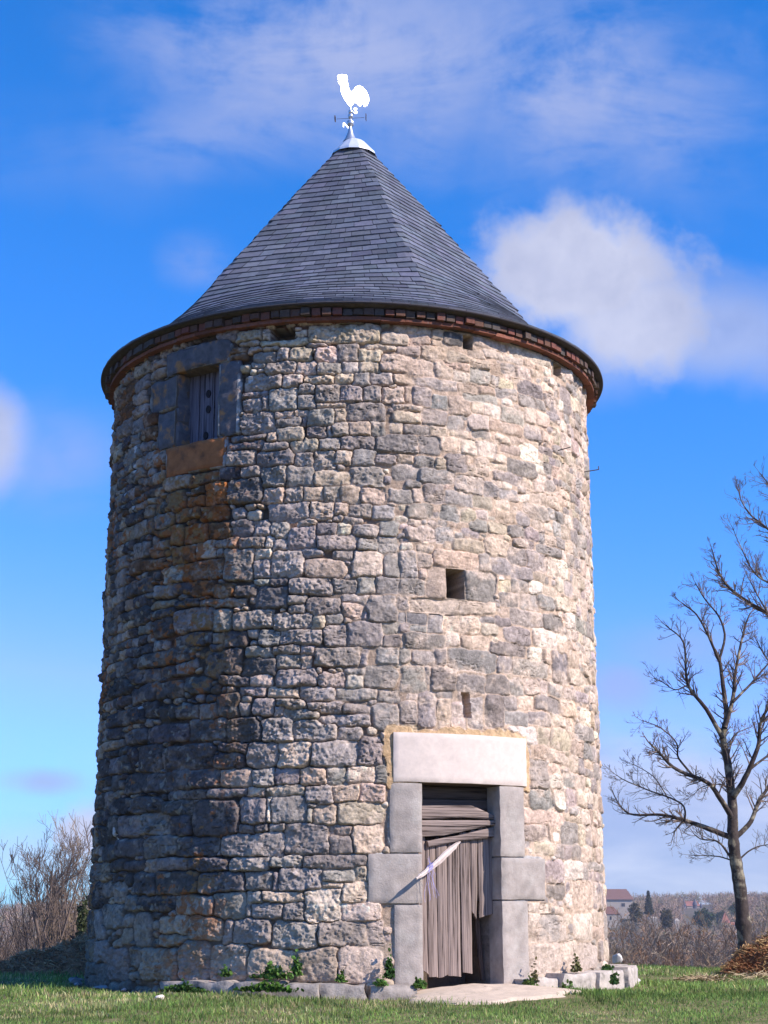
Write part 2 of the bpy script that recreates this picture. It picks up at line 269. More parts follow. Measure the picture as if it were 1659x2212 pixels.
def build_wall():
    PX = .01
    NX = int(round(2*math.pi*RW/PX)); Z0, Z1 = -.2, 7.62; NZ = int((Z1-Z0)/PX)
    shape = (NZ, NX)
    s = (np.arange(NX)/NX-.5)*2*math.pi*RW; z = Z0+np.arange(NZ)*PX
    wx = fbm(shape, (10, 10), 3, 1)*.016+lattice(shape, (30, 45), 5)*.012; wz = fbm(shape, (9, 11), 3, 2)*.012+lattice(shape, (25, 60), 6)*.012
    sd1 = np.full(shape, -9., np.float32); sd2 = np.full(shape, -9., np.float32); sid = np.full(shape, -1, np.int32)
    st = []
    def window(s0, z0, hw, hh, m=.07):
        i0 = max(0, int((z0-hh-m-Z0)/PX)); i1 = min(NZ, int((z0+hh+m-Z0)/PX)+1)
        j0 = int((s0-hw-m+math.pi*RW)/PX); j1 = int((s0+hw+m+math.pi*RW)/PX)+1
        return i0, i1, np.arange(j0, j1) % NX, j0
    def sdf(s0, z0, hw, hh, p, rot, i0, i1, jj, j0):
        X = (j0+np.arange(len(jj)))*PX-math.pi*RW-s0
        X = X[None, :]+wx[i0:i1][:, jj]; Zd = (z[i0:i1]-z0)[:, None]+wz[i0:i1][:, jj]
        c, sn = math.cos(rot), math.sin(rot)
        u = np.abs(X*c+Zd*sn)/hw+1e-6; v = np.abs(Zd*c-X*sn)/hh+1e-6
        d = (u**p+v**p)**(1/p)
        g = d**(1-p)*np.hypot(u**(p-1)/hw, v**(p-1)/hh)
        return (1-d)/np.maximum(g, .5/max(hw, hh))
    def place(s0, z0, hw, hh, code, p=4.0, rot=0.0, test=None):
        i0, i1, jj, j0 = window(s0, z0, hw, hh)
        if i1-i0 < 2: return False
        d = sdf(s0, z0, hw, hh, p, rot, i0, i1, jj, j0)
        ix = np.ix_(np.arange(i0, i1), jj)
        a = sd1[ix]; b = sd2[ix]
        if test is not None:
            ins = d > 0
            if ins.sum() < 3 or (a[ins] > -.004).mean() > test: return False
        k = d > a
        sd2[ix] = np.where(k, a, np.maximum(b, d)); sd1[ix] = np.where(k, d, a)
        t = sid[ix]; t[k] = len(st); sid[ix] = t
        st.append((s0, z0, hw, hh, code)); return True
    r = random.Random(11)
    # openings and their dressed blocks count as taken
    for (a, b, c, d) in [DOOR, WIN, SLIT]+HOLES:
        place((a+b)/2*RW, (c+d)/2, (b-a)/2*RW-.004, (d-c)/2-.004, 'X', 14)
    for t0, t1, z0, z1 in ASHLAR: place(R_(t0+t1)/2*RW, (z0+z1)/2, R_(t1-t0)/2*RW, (z1-z0)/2, 'A', 12)
    for q in STONES.split():
        a, b, c, d, k = q.split(','); a, b, c, d = [int(v)/100 for v in (a, b, c, d)]
        place(a, b, c+.012, d+.012, k, r.uniform(4, 9), r.uniform(-.06, .06), test=.45)
    n0 = len(st)
    # the rest: courses of rubble, then chinks of small stone
    zc = -.2
    while zc < 7.6:
        h = r.uniform(.26, .36) if zc < 1.0 else r.uniform(.17, .3) if zc < 2.6 else r.uniform(.09, .24)
        sc_ = -math.pi*RW+r.random()*.2
        while sc_ < math.pi*RW:
            w = h*r.uniform(.9, 2.1); hh = h*r.uniform(.88, 1.03)/2
            if h > .16 and r.random() < .25:
                f = r.uniform(.35, .65)
                place(sc_+w/2, zc+h*f/2, w/2-.004, h*f/2-.003, 'r', 4, r.uniform(-.05, .05), .22)
                place(sc_+w/2, zc+h*(1+f)/2, w/2-.004, h*(1-f)/2-.003, 'r', 4, r.uniform(-.05, .05), .22)
            else: place(sc_+w/2, zc+h/2+r.uniform(-.01, .01), w/2-.004, hh, 'r', r.uniform(4, 8), r.uniform(-.06, .06), .22)
            sc_ += w
        zc += h
    for (hw, hh, n, t) in [(.13, .08, 5000, .12), (.09, .06, 9000, .13), (.06, .04, 14000, .15), (.035, .022, 22000, .18)]:
        for _ in range(n):
            s0, z0 = r.uniform(-math.pi*RW, math.pi*RW), r.uniform(Z0, Z1)
            if sd1[min(NZ-1, int((z0-Z0)/PX)), int((s0+math.pi*RW)/PX) % NX] > -.012: continue
            place(s0, z0, hw*r.uniform(.7, 1.3), hh*r.uniform(.7, 1.3), 'r', 3.5, r.uniform(-.15, .15), t)
    N = len(st)
    arr = np.array([x[:4] for x in st]); code = np.array([x[4] for x in st])
    S_, Z_ = np.meshgrid(s, z)
    th = S_/RW
    j = np.minimum((sd1-sd2)/2, sd1+.014)
    # --- relief
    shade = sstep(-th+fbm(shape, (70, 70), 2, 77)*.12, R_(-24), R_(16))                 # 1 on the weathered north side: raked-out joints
    g = np.random.default_rng(3)
    off = np.clip(g.normal(0, .007, N), -.014, .014); ta = g.normal(0, .10, N); tb = g.normal(0, .08, N)
    rough = g.uniform(.5, 1.4, N)
    smooth_blk = np.isin(code, ['A', 'X']); off[smooth_blk] = 0; ta[smooth_blk] = 0; tb[smooth_blk] = 0; rough[smooth_blk] = .1
    dx = (S_-arr[sid, 0]+math.pi*RW) % (2*math.pi*RW)-math.pi*RW; dz = Z_-arr[sid, 1]
    A = .010+.030*shade
    dome = A*(1-np.exp(-np.maximum(j, 0)/.009))+.006*np.clip(j/.08, 0, 1)
    f1 = fbm(shape, (16, 16), 4, 21, .6); f2 = fbm(shape, (5, 6), 3, 22, .6)*.6+fbm(shape, (2.2, 2.6), 2, 27, .8)*.7; rid = 1-np.abs(fbm(shape, (22, 30), 4, 23, .6))*1.8
    relief = (f1*.013+f2*.008+np.clip(rid, -.5, 1)*.010)*rough[sid]*np.clip(j/.02, 0, 1)*(.55+.9*shade)
    bed = fbm(shape, (9, 34), 4, 51, .6); crk = np.exp(-(bed/.045)**2)*sstep(fbm(shape, (40, 40), 2, 52), -.1, .35)*np.clip(j/.012, 0, 1)*np.where(np.isin(code, ['A', 'X'])[sid], 0, 1)
    relief = relief-.011*crk
    H = dome+relief+(off[sid]+np.clip(ta[sid]*dx+tb[sid]*dz, -.018, .018))*np.clip(j/.01, 0, 1)
    mort = sstep(j, .006, -.001)
    H = H*(1-mort)+mort*(.006-.03*shade*sstep(fbm(shape, (25, 40), 3, 8), -.5, .3)+f2*.004)
    # yellow pointing round the new lintel
    lin = np.maximum(np.abs(S_/RW-R_(23.2))*RW-.845, np.abs(Z_-2.395)-.27)
    low = np.maximum(np.abs(S_/RW-R_(22.9))*RW-1.0, np.abs(Z_-2.1)-.62)
    yel = sstep(lin+fbm(shape, (12, 12), 3, 9)*.035+.022*fbm(shape, (30, 30), 2, 19), .085, .06)*(Z_ > 1.9)
    H = np.where(yel > .5, .030+f2*.004, H)
    H += fbm(shape, (60, 90), 3, 4)*.012
    Rr = rwall(Z_)+H-.035
    # --- openings pushed back
    def back(b, depth, e=.0):
        m = (th > b[0]-e) & (th < b[1]+e) & (Z_ > b[2]-e) & (Z_ < b[3]+e)
        Rr[m] = np.minimum(Rr[m], rwall(Z_[m])-depth)
    for t0, t1, z0, z1 in ASHLAR: back((R_(t0), R_(t1), z0, z1), .07, -.012)
    back(DOOR, .75, .008); back(WIN, .45, .006); back(SLIT, .5)
    for b in HOLES: back(b, .3)
    b = (R_(23.2), R_(24.7), 2.88, 3.14); m = (np.abs(th-R_(24.0)+(Z_-3.0)*.03) < R_(.9)) & (Z_ > 2.86) & (Z_ < 3.15); Rr[m] -= .12
    # --- colour
    pal = {'g': (.330, .297, .272), 'c': (.50, .41, .32), 'w': (.62, .53, .44), 'd': (.135, .125, .125), 'o': (.20, .115, .065), 'O': (.36, .14, .045), 'A': (.3, .3, .3), 'X': (.25, .22, .18)}
    base = np.zeros((N, 3))
    for i in range(N):
        k = code[i]
        if k == 'r':
            t = arr[i, 0]/RW
            u = g.random()
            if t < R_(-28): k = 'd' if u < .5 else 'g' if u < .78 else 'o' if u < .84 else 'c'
            else: k = 'g' if u < .48 else 'c' if u < .85 else 'w'
        if k in 'oO' and arr[i, 1] < 4.1: k = 'd' if g.random() < .6 else 'g'
        base[i] = pal[k]
    base *= (1+g.normal(0, .13, (N, 1)))*(1+g.normal(0, .025, (N, 3)))
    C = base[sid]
    # patina: warm pale crust over the grey, patchy
    n1 = fbm(shape, (14, 18), 5, 41, .6); n2 = fbm(shape, (45, 60), 4, 42, .6); n3 = fbm(shape, (5, 5), 3, 43, .7); n4 = fbm(shape, (8, 8), 4, 44, .65)
    blk = np.isin(code, ['A', 'X'])[sid]
    crust = sstep(n1+n2*.5+.25*(1-np.clip(j/.05, 0, 1)), .1, .6)*(1-.55*shade)
    crust = np.where(blk, 0, crust)[..., None]*.75
    C = C*(1-crust)+np.array((.47, .39, .32))*crust
    C = C*(1+.30*n3[..., None])*(1+.22*n1[..., None])
    pits = np.where(blk, 0, sstep(fbm(shape, (6, 9), 4, 46, .7)+n1*.4, .35, .8)*(.25+.3*shade))[..., None]
    C = C*(1-pits)
    C = C*(1-.38*crk[..., None])
    left = .72*sstep(-th, R_(12), R_(38))[..., None]  # left flank darker: weathering, plus some of its shade put into the colour
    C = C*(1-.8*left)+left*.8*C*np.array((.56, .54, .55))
    # lichen: orange, yellow and white spots on the shaded side
    streak = lattice(shape, (260, 40), 61)*.5+lattice(shape, (90, 60), 62)*.5
    lich = sstep(n4+streak*1.0, .38, .55)[..., None]*sstep(-th, R_(18), R_(32))[..., None]
    zone = np.exp(-(((S_/RW+R_(40))*RW)**2/.5+((Z_-5.2)/1.2)**2))
    lich = np.clip(lich*(.8)+(sstep(n4+zone*.8, .45, .7)*zone*.9)[..., None], 0, .92)
    C = C*(1-lich)+lich*np.where((n2 > 0)[..., None], np.array((.31, .13, .05)), np.array((.27, .165, .075)))
    spots = sstep(fbm(shape, (7, 7), 2, 71), .78, .9)[..., None]*sstep(-th, R_(10), R_(30))[..., None]*.55
    C = C*(1-spots)+spots*np.array((.36, .35, .3))
    # mortar
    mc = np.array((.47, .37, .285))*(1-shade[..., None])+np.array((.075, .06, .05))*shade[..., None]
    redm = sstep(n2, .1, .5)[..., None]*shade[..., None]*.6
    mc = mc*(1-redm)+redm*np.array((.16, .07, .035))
    mc = mc*(1+.25*n3[..., None])
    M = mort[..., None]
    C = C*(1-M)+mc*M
    Y = (yel*(lin > -.05))[..., None]*.75
    C = C*(1-Y)+Y*np.array((.55, .38, .20))*(1+.2*n3[..., None])
    # white lichen rosettes
    for (t, zz, a, b) in [(-58.6, 1.63, .05, .075), (-57, 6.35, .035, .07), (-57.5, 6.1, .045, .06), (-62, 5.85, .025, .06), (-57, 5.6, .03, .03), (-22.2, 6.85, .035, .04), (-66, 4.9, .03, .05), (-50, 3.1, .03, .04)]:
        e = ((S_-R_(t)*RW)/a)**2+((Z_-zz)/b)**2+n3*.5
        w = sstep(e, 1.15, .85)[..., None]; C = C*(1-w)+w*np.array((.52, .54, .56))
    # damp pale base, door and window openings coloured evenly dark
    damp = sstep(Z_+n2*.3, .9, .2)[..., None]*.35
    C = C*(1-damp)+damp*np.array((.30, .26, .21))
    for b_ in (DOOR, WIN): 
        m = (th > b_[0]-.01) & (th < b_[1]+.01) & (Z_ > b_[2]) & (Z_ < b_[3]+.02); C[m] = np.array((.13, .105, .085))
    C = np.clip(1.05*C*np.array((1.055, .975, .90)), .01, .75)
    # --- pick columns: full detail on the seen side, coarser behind
    tcol = th[0]
    keep = np.where((np.abs(tcol) < R_(98)) | (np.arange(NX) % 5 == 0))[0]
    Rk = Rr[:, keep]; tk = tcol[keep]
    V = np.stack([Rk*np.sin(tk), -Rk*np.cos(tk), np.repeat(z[:, None], len(keep), 1)], -1).reshape(-1, 3)
    n = len(keep); i = np.arange(NZ-1)[:, None]*n; jx = np.arange(n)[None]; k = (jx+1) % n
    F = np.stack([i+jx, i+k, i+n+k, i+n+jx], -1).reshape(-1, 4)
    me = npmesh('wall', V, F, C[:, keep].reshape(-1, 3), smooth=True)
    me.set_sharp_from_angle(angle=R_(50))
    print('wall', len(V), 'stones', N, 'traced', n0)
    return me

ASHLAR = [(8.3, 38.2, 2.125, 2.665), (7.5, 14.0, 1.36, 2.115), (3.4, 14.0, .82, 1.35), (8.4, 14.0, -.06, .81),
          (31.1, 37.6, 1.335, 2.115), (31.1, 43.3, .865, 1.325), (31.1, 37.9, -.06, .855),
          (-45.6, -27.2, 7.13, 7.42), (-44.7, -27.6, 5.82, 6.19), (-30.1, -24.6, 6.2, 7.12), (-48.5, -41.6, 6.205, 6.69), (-51.5, -41.6, 6.70, 7.12)]
m_wall = mat('rubble stone', attr=True, rough=.92, var=.22, vscale=34, bump=.7, bscale=75, spec=.15)
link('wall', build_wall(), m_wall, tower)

def cblock(name, t0, t1, z0, z1, r0, r1, m, parent, seed=0, rough=.004, bevel=.012, cell=.03, jit=.0):
    """a dressed block following the wall curve: a grid bent round the axis, worn edges, solid"""
    r = np.random.default_rng(seed+5)
    w = R_(t1-t0)*r1; nu = max(4, int(w/cell)); nv = max(4, int((z1-z0)/cell))
    u = np.linspace(0, 1, nu+1); v = np.linspace(0, 1, nv+1)
    U, Vv = np.meshgrid(u, v)
    edge = np.minimum(np.minimum(U, 1-U)*w, np.minimum(Vv, 1-Vv)*(z1-z0))
    n = fbm(U.shape, (4, 4), 3, seed+11)*rough+fbm(U.shape, (9, 9), 2, seed+12)*rough
    wear = bevel*np.exp(-edge/.012)*(1+.5*fbm(U.shape, (3, 3), 2, seed+3))
    rr = r1+n-wear
    T = R_(t0)+(R_(t1)-R_(t0))*U+np.where((U > 0) & (U < 1), 0, 1)*jit*fbm(U.shape, (5, 5), 2, seed+7)*.01
    Z = z0+(z1-z0)*Vv+np.where((Vv > 0) & (Vv < 1), 0, 1)*jit*fbm(U.shape, (5, 5), 2, seed+8)*.02
    A = np.stack([rr*np.sin(T), -rr*np.cos(T), Z], -1).reshape(-1, 3)
    B = np.stack([np.full_like(T, r0)*np.sin(T), -r0*np.cos(T), Z], -1).reshape(-1, 3)
    k = nu+1; i = np.arange(nv)[:, None]*k; j = np.arange(nu)[None]
    f = np.stack([i+j, i+j+1, i+k+j+1, i+k+j], -1).reshape(-1, 4)
    N = len(A); F = [f, f[:, ::-1]+N]
    def strip(a): 
        a = np.array(a); return np.stack([a[:-1], a[:-1]+N, a[1:]+N, a[1:]], -1)
    F += [strip(np.arange(k)), strip((nv*k+np.arange(k))[::-1]), strip((np.arange(nv+1)*k)[::-1]), strip(np.arange(nv+1)*k+nu)]
    me = npmesh(name, np.concatenate([A, B]), np.concatenate(F), smooth=True)
    me.set_sharp_from_angle(angle=R_(50))
    return link(name, me, m, parent)

m_new = mat('new pale lintel stone', (.66, .545, .455), rough=.8, var=.09, vscale=20, bump=.12, bscale=70, spec=.35)
m_ash = mat('dressed grey stone', (.36, .305, .26), rough=.85, var=.3, vscale=6, bump=.35, bscale=45, second=(.40, .35, .30), sfac=(.46, .66), sscale=4, spec=.3)
m_win = mat('old window stone', (.12, .11, .115), rough=.9, var=.4, vscale=10, bump=.4, bscale=40, second=(.30, .15, .06), sfac=(.51, .66), sscale=5)
m_sill = mat('lichened sill stone', (.36, .13, .045), rough=.95, var=.35, vscale=9, bump=.4, bscale=40, second=(.20, .085, .04), sfac=(.5, .68), sscale=6)
dsur = 'door_surround'
door = None
def part_empty(name, parent=tower):
    o = bpy.data.objects.new(name, None); COL.objects.link(o); o.parent = parent; return o
cblock('door_lintel', *ASHLAR[0], 2.98, 3.262, m_new, tower, 1, .003, .010, jit=.1)
RD = 3.0
names = ['door_jamb_stone']*6
for q, (a, nm) in enumerate(zip(ASHLAR[1:7], names)):
    cblock(nm, a[0]+.12, a[1]-(.12 if a[1] > 20 else 0), a[2]+.004, a[3]-.004, RD, 3.25+.004*(q % 3), m_ash, tower, 20+q, .004, .012, jit=.12)
cblock('window_lintel', *ASHLAR[7], 2.85, 3.24, m_win, tower, 40, .012, .025, jit=.3)
cblock('window_sill', *ASHLAR[8], 2.8, 3.235, m_sill, tower, 41, .008, .02)
for q, a in enumerate(ASHLAR[9:]): cblock('window_jamb_stone', a[0], a[1], a[2]+.004, a[3]-.004, 2.9, 3.225-.006*q, m_win, tower, 42+q, .014, .03, jit=.5)

# ------------------------------------------------------------------ wood
def wood(name, col, col2, bs=1.0):
    m = bpy.data.materials.new(name); m.use_nodes = True; T = NT(m.node_tree); b = T.n['Principled BSDF']
    b.inputs['Roughness'].default_value = .85; b.inputs['Specular IOR Level'].default_value = .2
    a = T.node('ShaderNodeAttribute', attribute_name='UVW'); v = a.outputs['Vector']
    g1 = T.noise(T.vmath('MULTIPLY', v, (60, 60, 1.1)), 1, 5, .6, .3); g2 = T.noise(T.vmath('MULTIPLY', v, (170, 170, 2.5)), 1, 4, .6, .3)
    c = T.mix(T.smooth(g1, .30, .60), col, col2)
    crack = T.smooth(T.math('ADD', T.math('MULTIPLY', g1, .6), T.math('MULTIPLY', g2, .4)), .455, .41)
    c = T.mix(T.math('MULTIPLY', crack, .85), c, (.02, .013, .012))
    c = T.mix(1.0, c, T.ramp(g2, [(.3, .7), (.7, 1.25)]), 'MULTIPLY')
    T.put(b.inputs['Base Color'], c)
    bn = T.node('ShaderNodeBump'); bn.inputs['Strength'].default_value = .7*bs; bn.inputs['Distance'].default_value = .003
    T.put(bn.inputs['Height'], T.math('SUBTRACT', T.math('ADD', g1, T.math('MULTIPLY', g2, .5)), T.math('MULTIPLY', crack, .8))); T.put(b.inputs['Normal'], bn.outputs[0])
    return m
def slab(name, F_, pts_l, pts_r, d0, d1, m, parent, seed=0, horiz=False, cell=.02, rag=.0):
    """a weathered board between two edge lines given in (u, z) of a local frame F_(u, z, d)"""
    pl = np.array(pts_l, float); pr = np.array(pts_r, float)
    n = max(6, int(np.abs(pl[-1]-pl[0]).max()/cell)); mcol = 7
    t = np.linspace(0, 1, n+1)
    tl = np.linspace(0, 1, len(pl)); tr = np.linspace(0, 1, len(pr))
    L = np.stack([np.interp(t, tl, pl[:, 0]), np.interp(t, tl, pl[:, 1])], -1); Rg = np.stack([np.interp(t, tr, pr[:, 0]), np.interp(t, tr, pr[:, 1])], -1)
    r = np.random.default_rng(seed)
    nz = fbm((n+1, 2), (14, 1), 4, seed+1, .4)*.004
    P = L[:, None]*(1-np.linspace(0, 1, mcol))[None, :, None]+Rg[:, None]*np.linspace(0, 1, mcol)[None, :, None]
    ax = 1 if horiz else 0
    P[:, 0, ax] += nz[:, 0]; P[:, -1, ax] += nz[:, 1]
    if rag:
        for e in (0, -1): P[e, :, 0 if horiz else 1] += np.repeat(r.normal(0, rag*.8, 4), [2, 2, 2, 1])+np.linspace(-1, 1, mcol)*r.normal(0, rag)
    hd = fbm((n+1, mcol), (12, 1.5), 3, seed+2)*.002
    edge = np.minimum(np.arange(mcol), mcol-1-np.arange(mcol)); bev = np.where(edge == 0, .010, 0)[None]
    Af = np.array([[F_(P[i, j, 0], P[i, j, 1], d0-hd[i, j]+bev[0, j]) for j in range(mcol)] for i in range(n+1)]).reshape(-1, 3)
    Bf = np.array([[F_(P[i, j, 0], P[i, j, 1], d1) for j in range(mcol)] for i in range(n+1)]).reshape(-1, 3)
    k = mcol; i = np.arange(n)[:, None]*k; j = np.arange(k-1)[None]
    f = np.stack([i+j, i+k+j, i+k+j+1, i+j+1], -1).reshape(-1, 4); N = len(Af)
    def strip(a): a = np.array(a); return np.stack([a[:-1], a[:-1]+N, a[1:]+N, a[1:]], -1)
    F = np.concatenate([f, f[:, ::-1]+N, strip(np.arange(k)), strip((n*k+np.arange(k))[::-1]), strip((np.arange(n+1)*k)[::-1]), strip(np.arange(n+1)*k+k-1)])
    me = npmesh(name, np.concatenate([Af, Bf]), F, smooth=False)
    uv = np.concatenate([P.reshape(-1, 2)]*2); w = np.zeros((len(uv), 3), np.float32)
    if horiz: w[:, 0] = uv[:, 1]; w[:, 2] = uv[:, 0]
    else: w[:, 0] = uv[:, 0]; w[:, 2] = uv[:, 1]
    w += r.random(3)*5
    at_ = me.attributes.new('UVW', 'FLOAT_VECTOR', 'POINT'); at_.data.foreach_set('vector', w.ravel())
    bm = bmesh.new(); bm.from_mesh(me); bmesh.ops.recalc_face_normals(bm, faces=bm.faces); bm.to_mesh(me); bm.free()
    return link(name, me, m, parent)
def frame_at(tc, r0):
    n = np.array([math.sin(tc), -math.cos(tc), 0]); t = np.array([math.cos(tc), math.sin(tc), 0])
    return lambda u, z, d: n*(r0-d)+t*u+np.array([0, 0, z])
FD = frame_at(R_(22.55), 3.235)
def du(x): return -.485+(x-515)/(1045-515)*.93
def dzz(y): return 2.11-(y-620)/1460*2.13
m_oak = wood('weathered grey oak', (.095, .068, .056), (.30, .228, .192))
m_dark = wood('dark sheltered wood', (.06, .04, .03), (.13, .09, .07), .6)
m_shut = wood('grey blue shutter wood', (.07, .06, .075), (.18, .16, .19), .7)
dg = bpy.data.objects.new('door', None); COL.objects.link(dg); dg.parent = tower
def duy(x, y):      # the jambs lean in the photo's perspective; undo that
    f = (y-620)/1460; xl = 512+23*f; xr = 1040+35*f
    return -.485+(x-xl)/(xr-xl)*.93
def P(*a): return [(duy(x, y), dzz(y)) for x, y in a]
D0, D1 = .185, .22
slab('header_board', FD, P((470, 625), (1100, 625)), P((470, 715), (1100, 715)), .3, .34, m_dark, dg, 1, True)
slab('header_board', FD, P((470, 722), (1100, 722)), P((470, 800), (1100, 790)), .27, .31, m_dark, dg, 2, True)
slab('cross_board', FD, P((480, 785), (900, 768), (1100, 850)), P((480, 880), (900, 862), (1100, 870)), D0-.045, D1-.03, m_oak, dg, 3, True)
slab('cross_board', FD, P((480, 888), (700, 885), (1100, 872)), P((480, 1015), (700, 1000), (900, 950), (1100, 905)), D0-.06, D1-.035, m_oak, dg, 4, True)
slab('cross_board', FD, P((590, 1042), (800, 1000), (1100, 915)), P((600, 1088), (820, 1040), (1100, 1000)), D0-.04, D1-.032, m_oak, dg, 5, True)
for q, (l0, r0, l1, r1, zt, zl, zr, dd) in enumerate([(-.50, -.376, -.485, -.335, 1.56, .17, .07, 0), (-.364, -.238, -.322, -.218, 1.50, .05, .045, .006), (-.230, -.102, -.212, -.098, 1.52, .045, .06, .001),
        (-.094, .052, -.090, .062, 1.55, .055, .05, .009), (.060, .186, .076, .196, 1.6, .09, .075, .003), (.194, .296, .205, .270, 1.62, .74, .66, .02), (.304, .49, .296, .49, 1.66, .68, .72, .014)]):
    slab('plank', FD, [(l0, zt), (l1*.5+l0*.5, (zt+zl)/2), (l1, zl)], [(r0, zt), (r1*.5+r0*.5, (zt+zr)/2), (r1, zr)], D0+dd, D1+dd, m_oak, dg, 6+q, rag=.005)
slab('plank', FD, P((1000, 1600), (1030, 1900), (1050, 2070)), P((1030, 1600), (1062, 1900), (1080, 2070)), .38, .41, m_dark, dg, 12)
m_col = mat('tinted', attr=True, rough=.9, var=.15, vscale=20)
# window shutter
FS = frame_at(R_(-35.9), 3.19)
sg = bpy.data.objects.new('window_shutter', None); COL.objects.link(sg); sg.parent = tower
for q, (a, b) in enumerate([(-.34, -.16), (-.15, .07), (.08, .33)]):
    slab('shutter_plank', FS, [(a, 6.19), (a+.003, 7.13)], [(b, 6.19), (b-.002, 7.13)], .2+.006*q, .24, m_shut, sg, 30+q)
for (u, z) in [(-.03, 6.33), (.0, 6.66), (-.005, 6.86), (.27, 6.33), (.27, 6.75)]:
    c = FS(u, z, .194); n = np.array([math.sin(R_(-35.9)), -math.cos(R_(-35.9)), 0]); t = np.array([math.cos(R_(-35.9)), math.sin(R_(-35.9)), 0])
    an = np.arange(14)*2*np.pi/14
    for k, (ra, dd) in enumerate([(1, .0)]):
        b = MB(); V = [c+t*math.cos(x)*.038+np.array([0, 0, 1])*math.sin(x)*.05 for x in an]; V2 = [v-n*.012 for v in V]
        V = np.array(V+V2+[c]); F = [[i, (i+1) % 14, 28, 28] for i in range(14)]+[[i, (i+1) % 14, 14+(i+1) % 14, 14+i] for i in range(14)]
        b.add(V, F, (.02, .017, .02)); b.obj('knot_hole', m_col, sg)

# ------------------------------------------------------------------ cornice and roof
def arc_ring(name, prof, m, parent, n=256, cols=None, seed=0, jit=.0):
    mb = MB(); mb.lathe(prof, n)
    V = mb.V[0]; r = np.random.default_rng(seed); V += r.normal(0, jit, V.shape)
    return mb.obj(name, m, parent)
m_brick = mat('old brick', attr=True, rough=.92, var=.3, vscale=25, bump=.4, bscale=70, second=(.10, .08, .07), sfac=(.55, .72), sscale=9)
b = MB(); r = np.random.default_rng(5)
n = 168
for i in range(n):
    t = (i+.5)/n*2*math.pi; w = 3.32*2*math.pi/n
    col = random.choice([(.20, .08, .055), (.15, .075, .05), (.11, .07, .055), (.22, .08, .06), (.20, .15, .11), (.09, .065, .05), (.10, .08, .07), (.15, .09, .07), (.12, .08, .06)])
    hgt = .08+r.normal(0, .009); c0 = 3.24+r.normal(0, .014)
    M = Matrix.Rotation(t+r.normal(0, .01), 3, 'Z')
    b.box((c0*math.sin(t), -c0*math.cos(t), 7.585+r.normal(0, .003)), (w*.87+r.normal(0, .008), .22, hgt), M, [q*.8 for q in col], taper=.98)
b.obj('brick_dentils', m_brick, tower)
b = MB(); n = 70
for i in range(n):
    t = (i+.5)/n*2*math.pi+.01; w = 3.3*2*math.pi/n
    k = random.uniform(.7, 1.2); M = Matrix.Rotation(t, 3, 'Z')
    b.box((3.205*math.sin(t), -3.205*math.cos(t), 7.515+r.normal(0, .004)), (w*.985, .2, .042), M, (.21*k, .08*k, .05*k))
b.obj('tile_course', m_brick, tower)
m_soff = mat('dark mortar', (.07, .055, .045), rough=.95, var=.4, vscale=15, bump=.4, bscale=30)
arc_ring('cornice_bed', [(3.0, 7.49), (3.215, 7.494), (3.22, 7.63), (3.36, 7.64), (3.4, 7.652), (3.4, 7.66), (3.0, 7.66)], m_soff, tower, jit=.002)

PROF = [(7.672, 3.42), (7.72, 3.31), (7.82, 3.14), (8.0, 2.90), (8.25, 2.63), (8.6, 2.31), (9.0, 2.0), (9.5, 1.62), (10.0, 1.25), (10.5, .875), (11.0, .48), (11.30, .25)]
HIPS = np.radians([19, 82, 143, 205, 262, 311])     # angles of the hips, front = 0
_z = np.array([p[0] for p in PROF]); _r = np.array([p[1] for p in PROF])
_L = np.concatenate([[0], np.cumsum(np.hypot(np.diff(_z), np.diff(_r)))])
def roof_pt(t, l, lift=0.0):
    """point on the roof skin at angle t and slope distance l from the eave"""
    z = np.interp(l, _L, _z); r = np.interp(l, _L, _r)
    tt = np.mod(t, 2*np.pi)
    h = np.concatenate([HIPS, [HIPS[0]+2*np.pi]])
    k = np.searchsorted(h, np.where(tt < HIPS[0], tt+2*np.pi, tt), side='right')-1
    a = h[k]; bq = h[k+1]; mid = (a+bq)/2; half = (bq-a)/2
    x = np.where(tt < HIPS[0], tt+2*np.pi, tt)-mid
    chord = np.cos(half)/np.cos(x)
    bl = 1.0*sstep(z, 7.8, 9.0)
    f = 1-bl*(1-chord)
    f = f*(1+bl*.065)
    dr = np.interp(l+.01, _L, _r)-np.interp(l-.01, _L, _r); dz = np.interp(l+.01, _L, _z)-np.interp(l-.01, _L, _z)
    q = np.hypot(dr, dz)+1e-9; nr, nz = dz/q, -dr/q
    rr = r*f+lift*nr; zz = z+lift*nz
    return np.stack([rr*np.sin(t), -rr*np.cos(t), zz], -1)
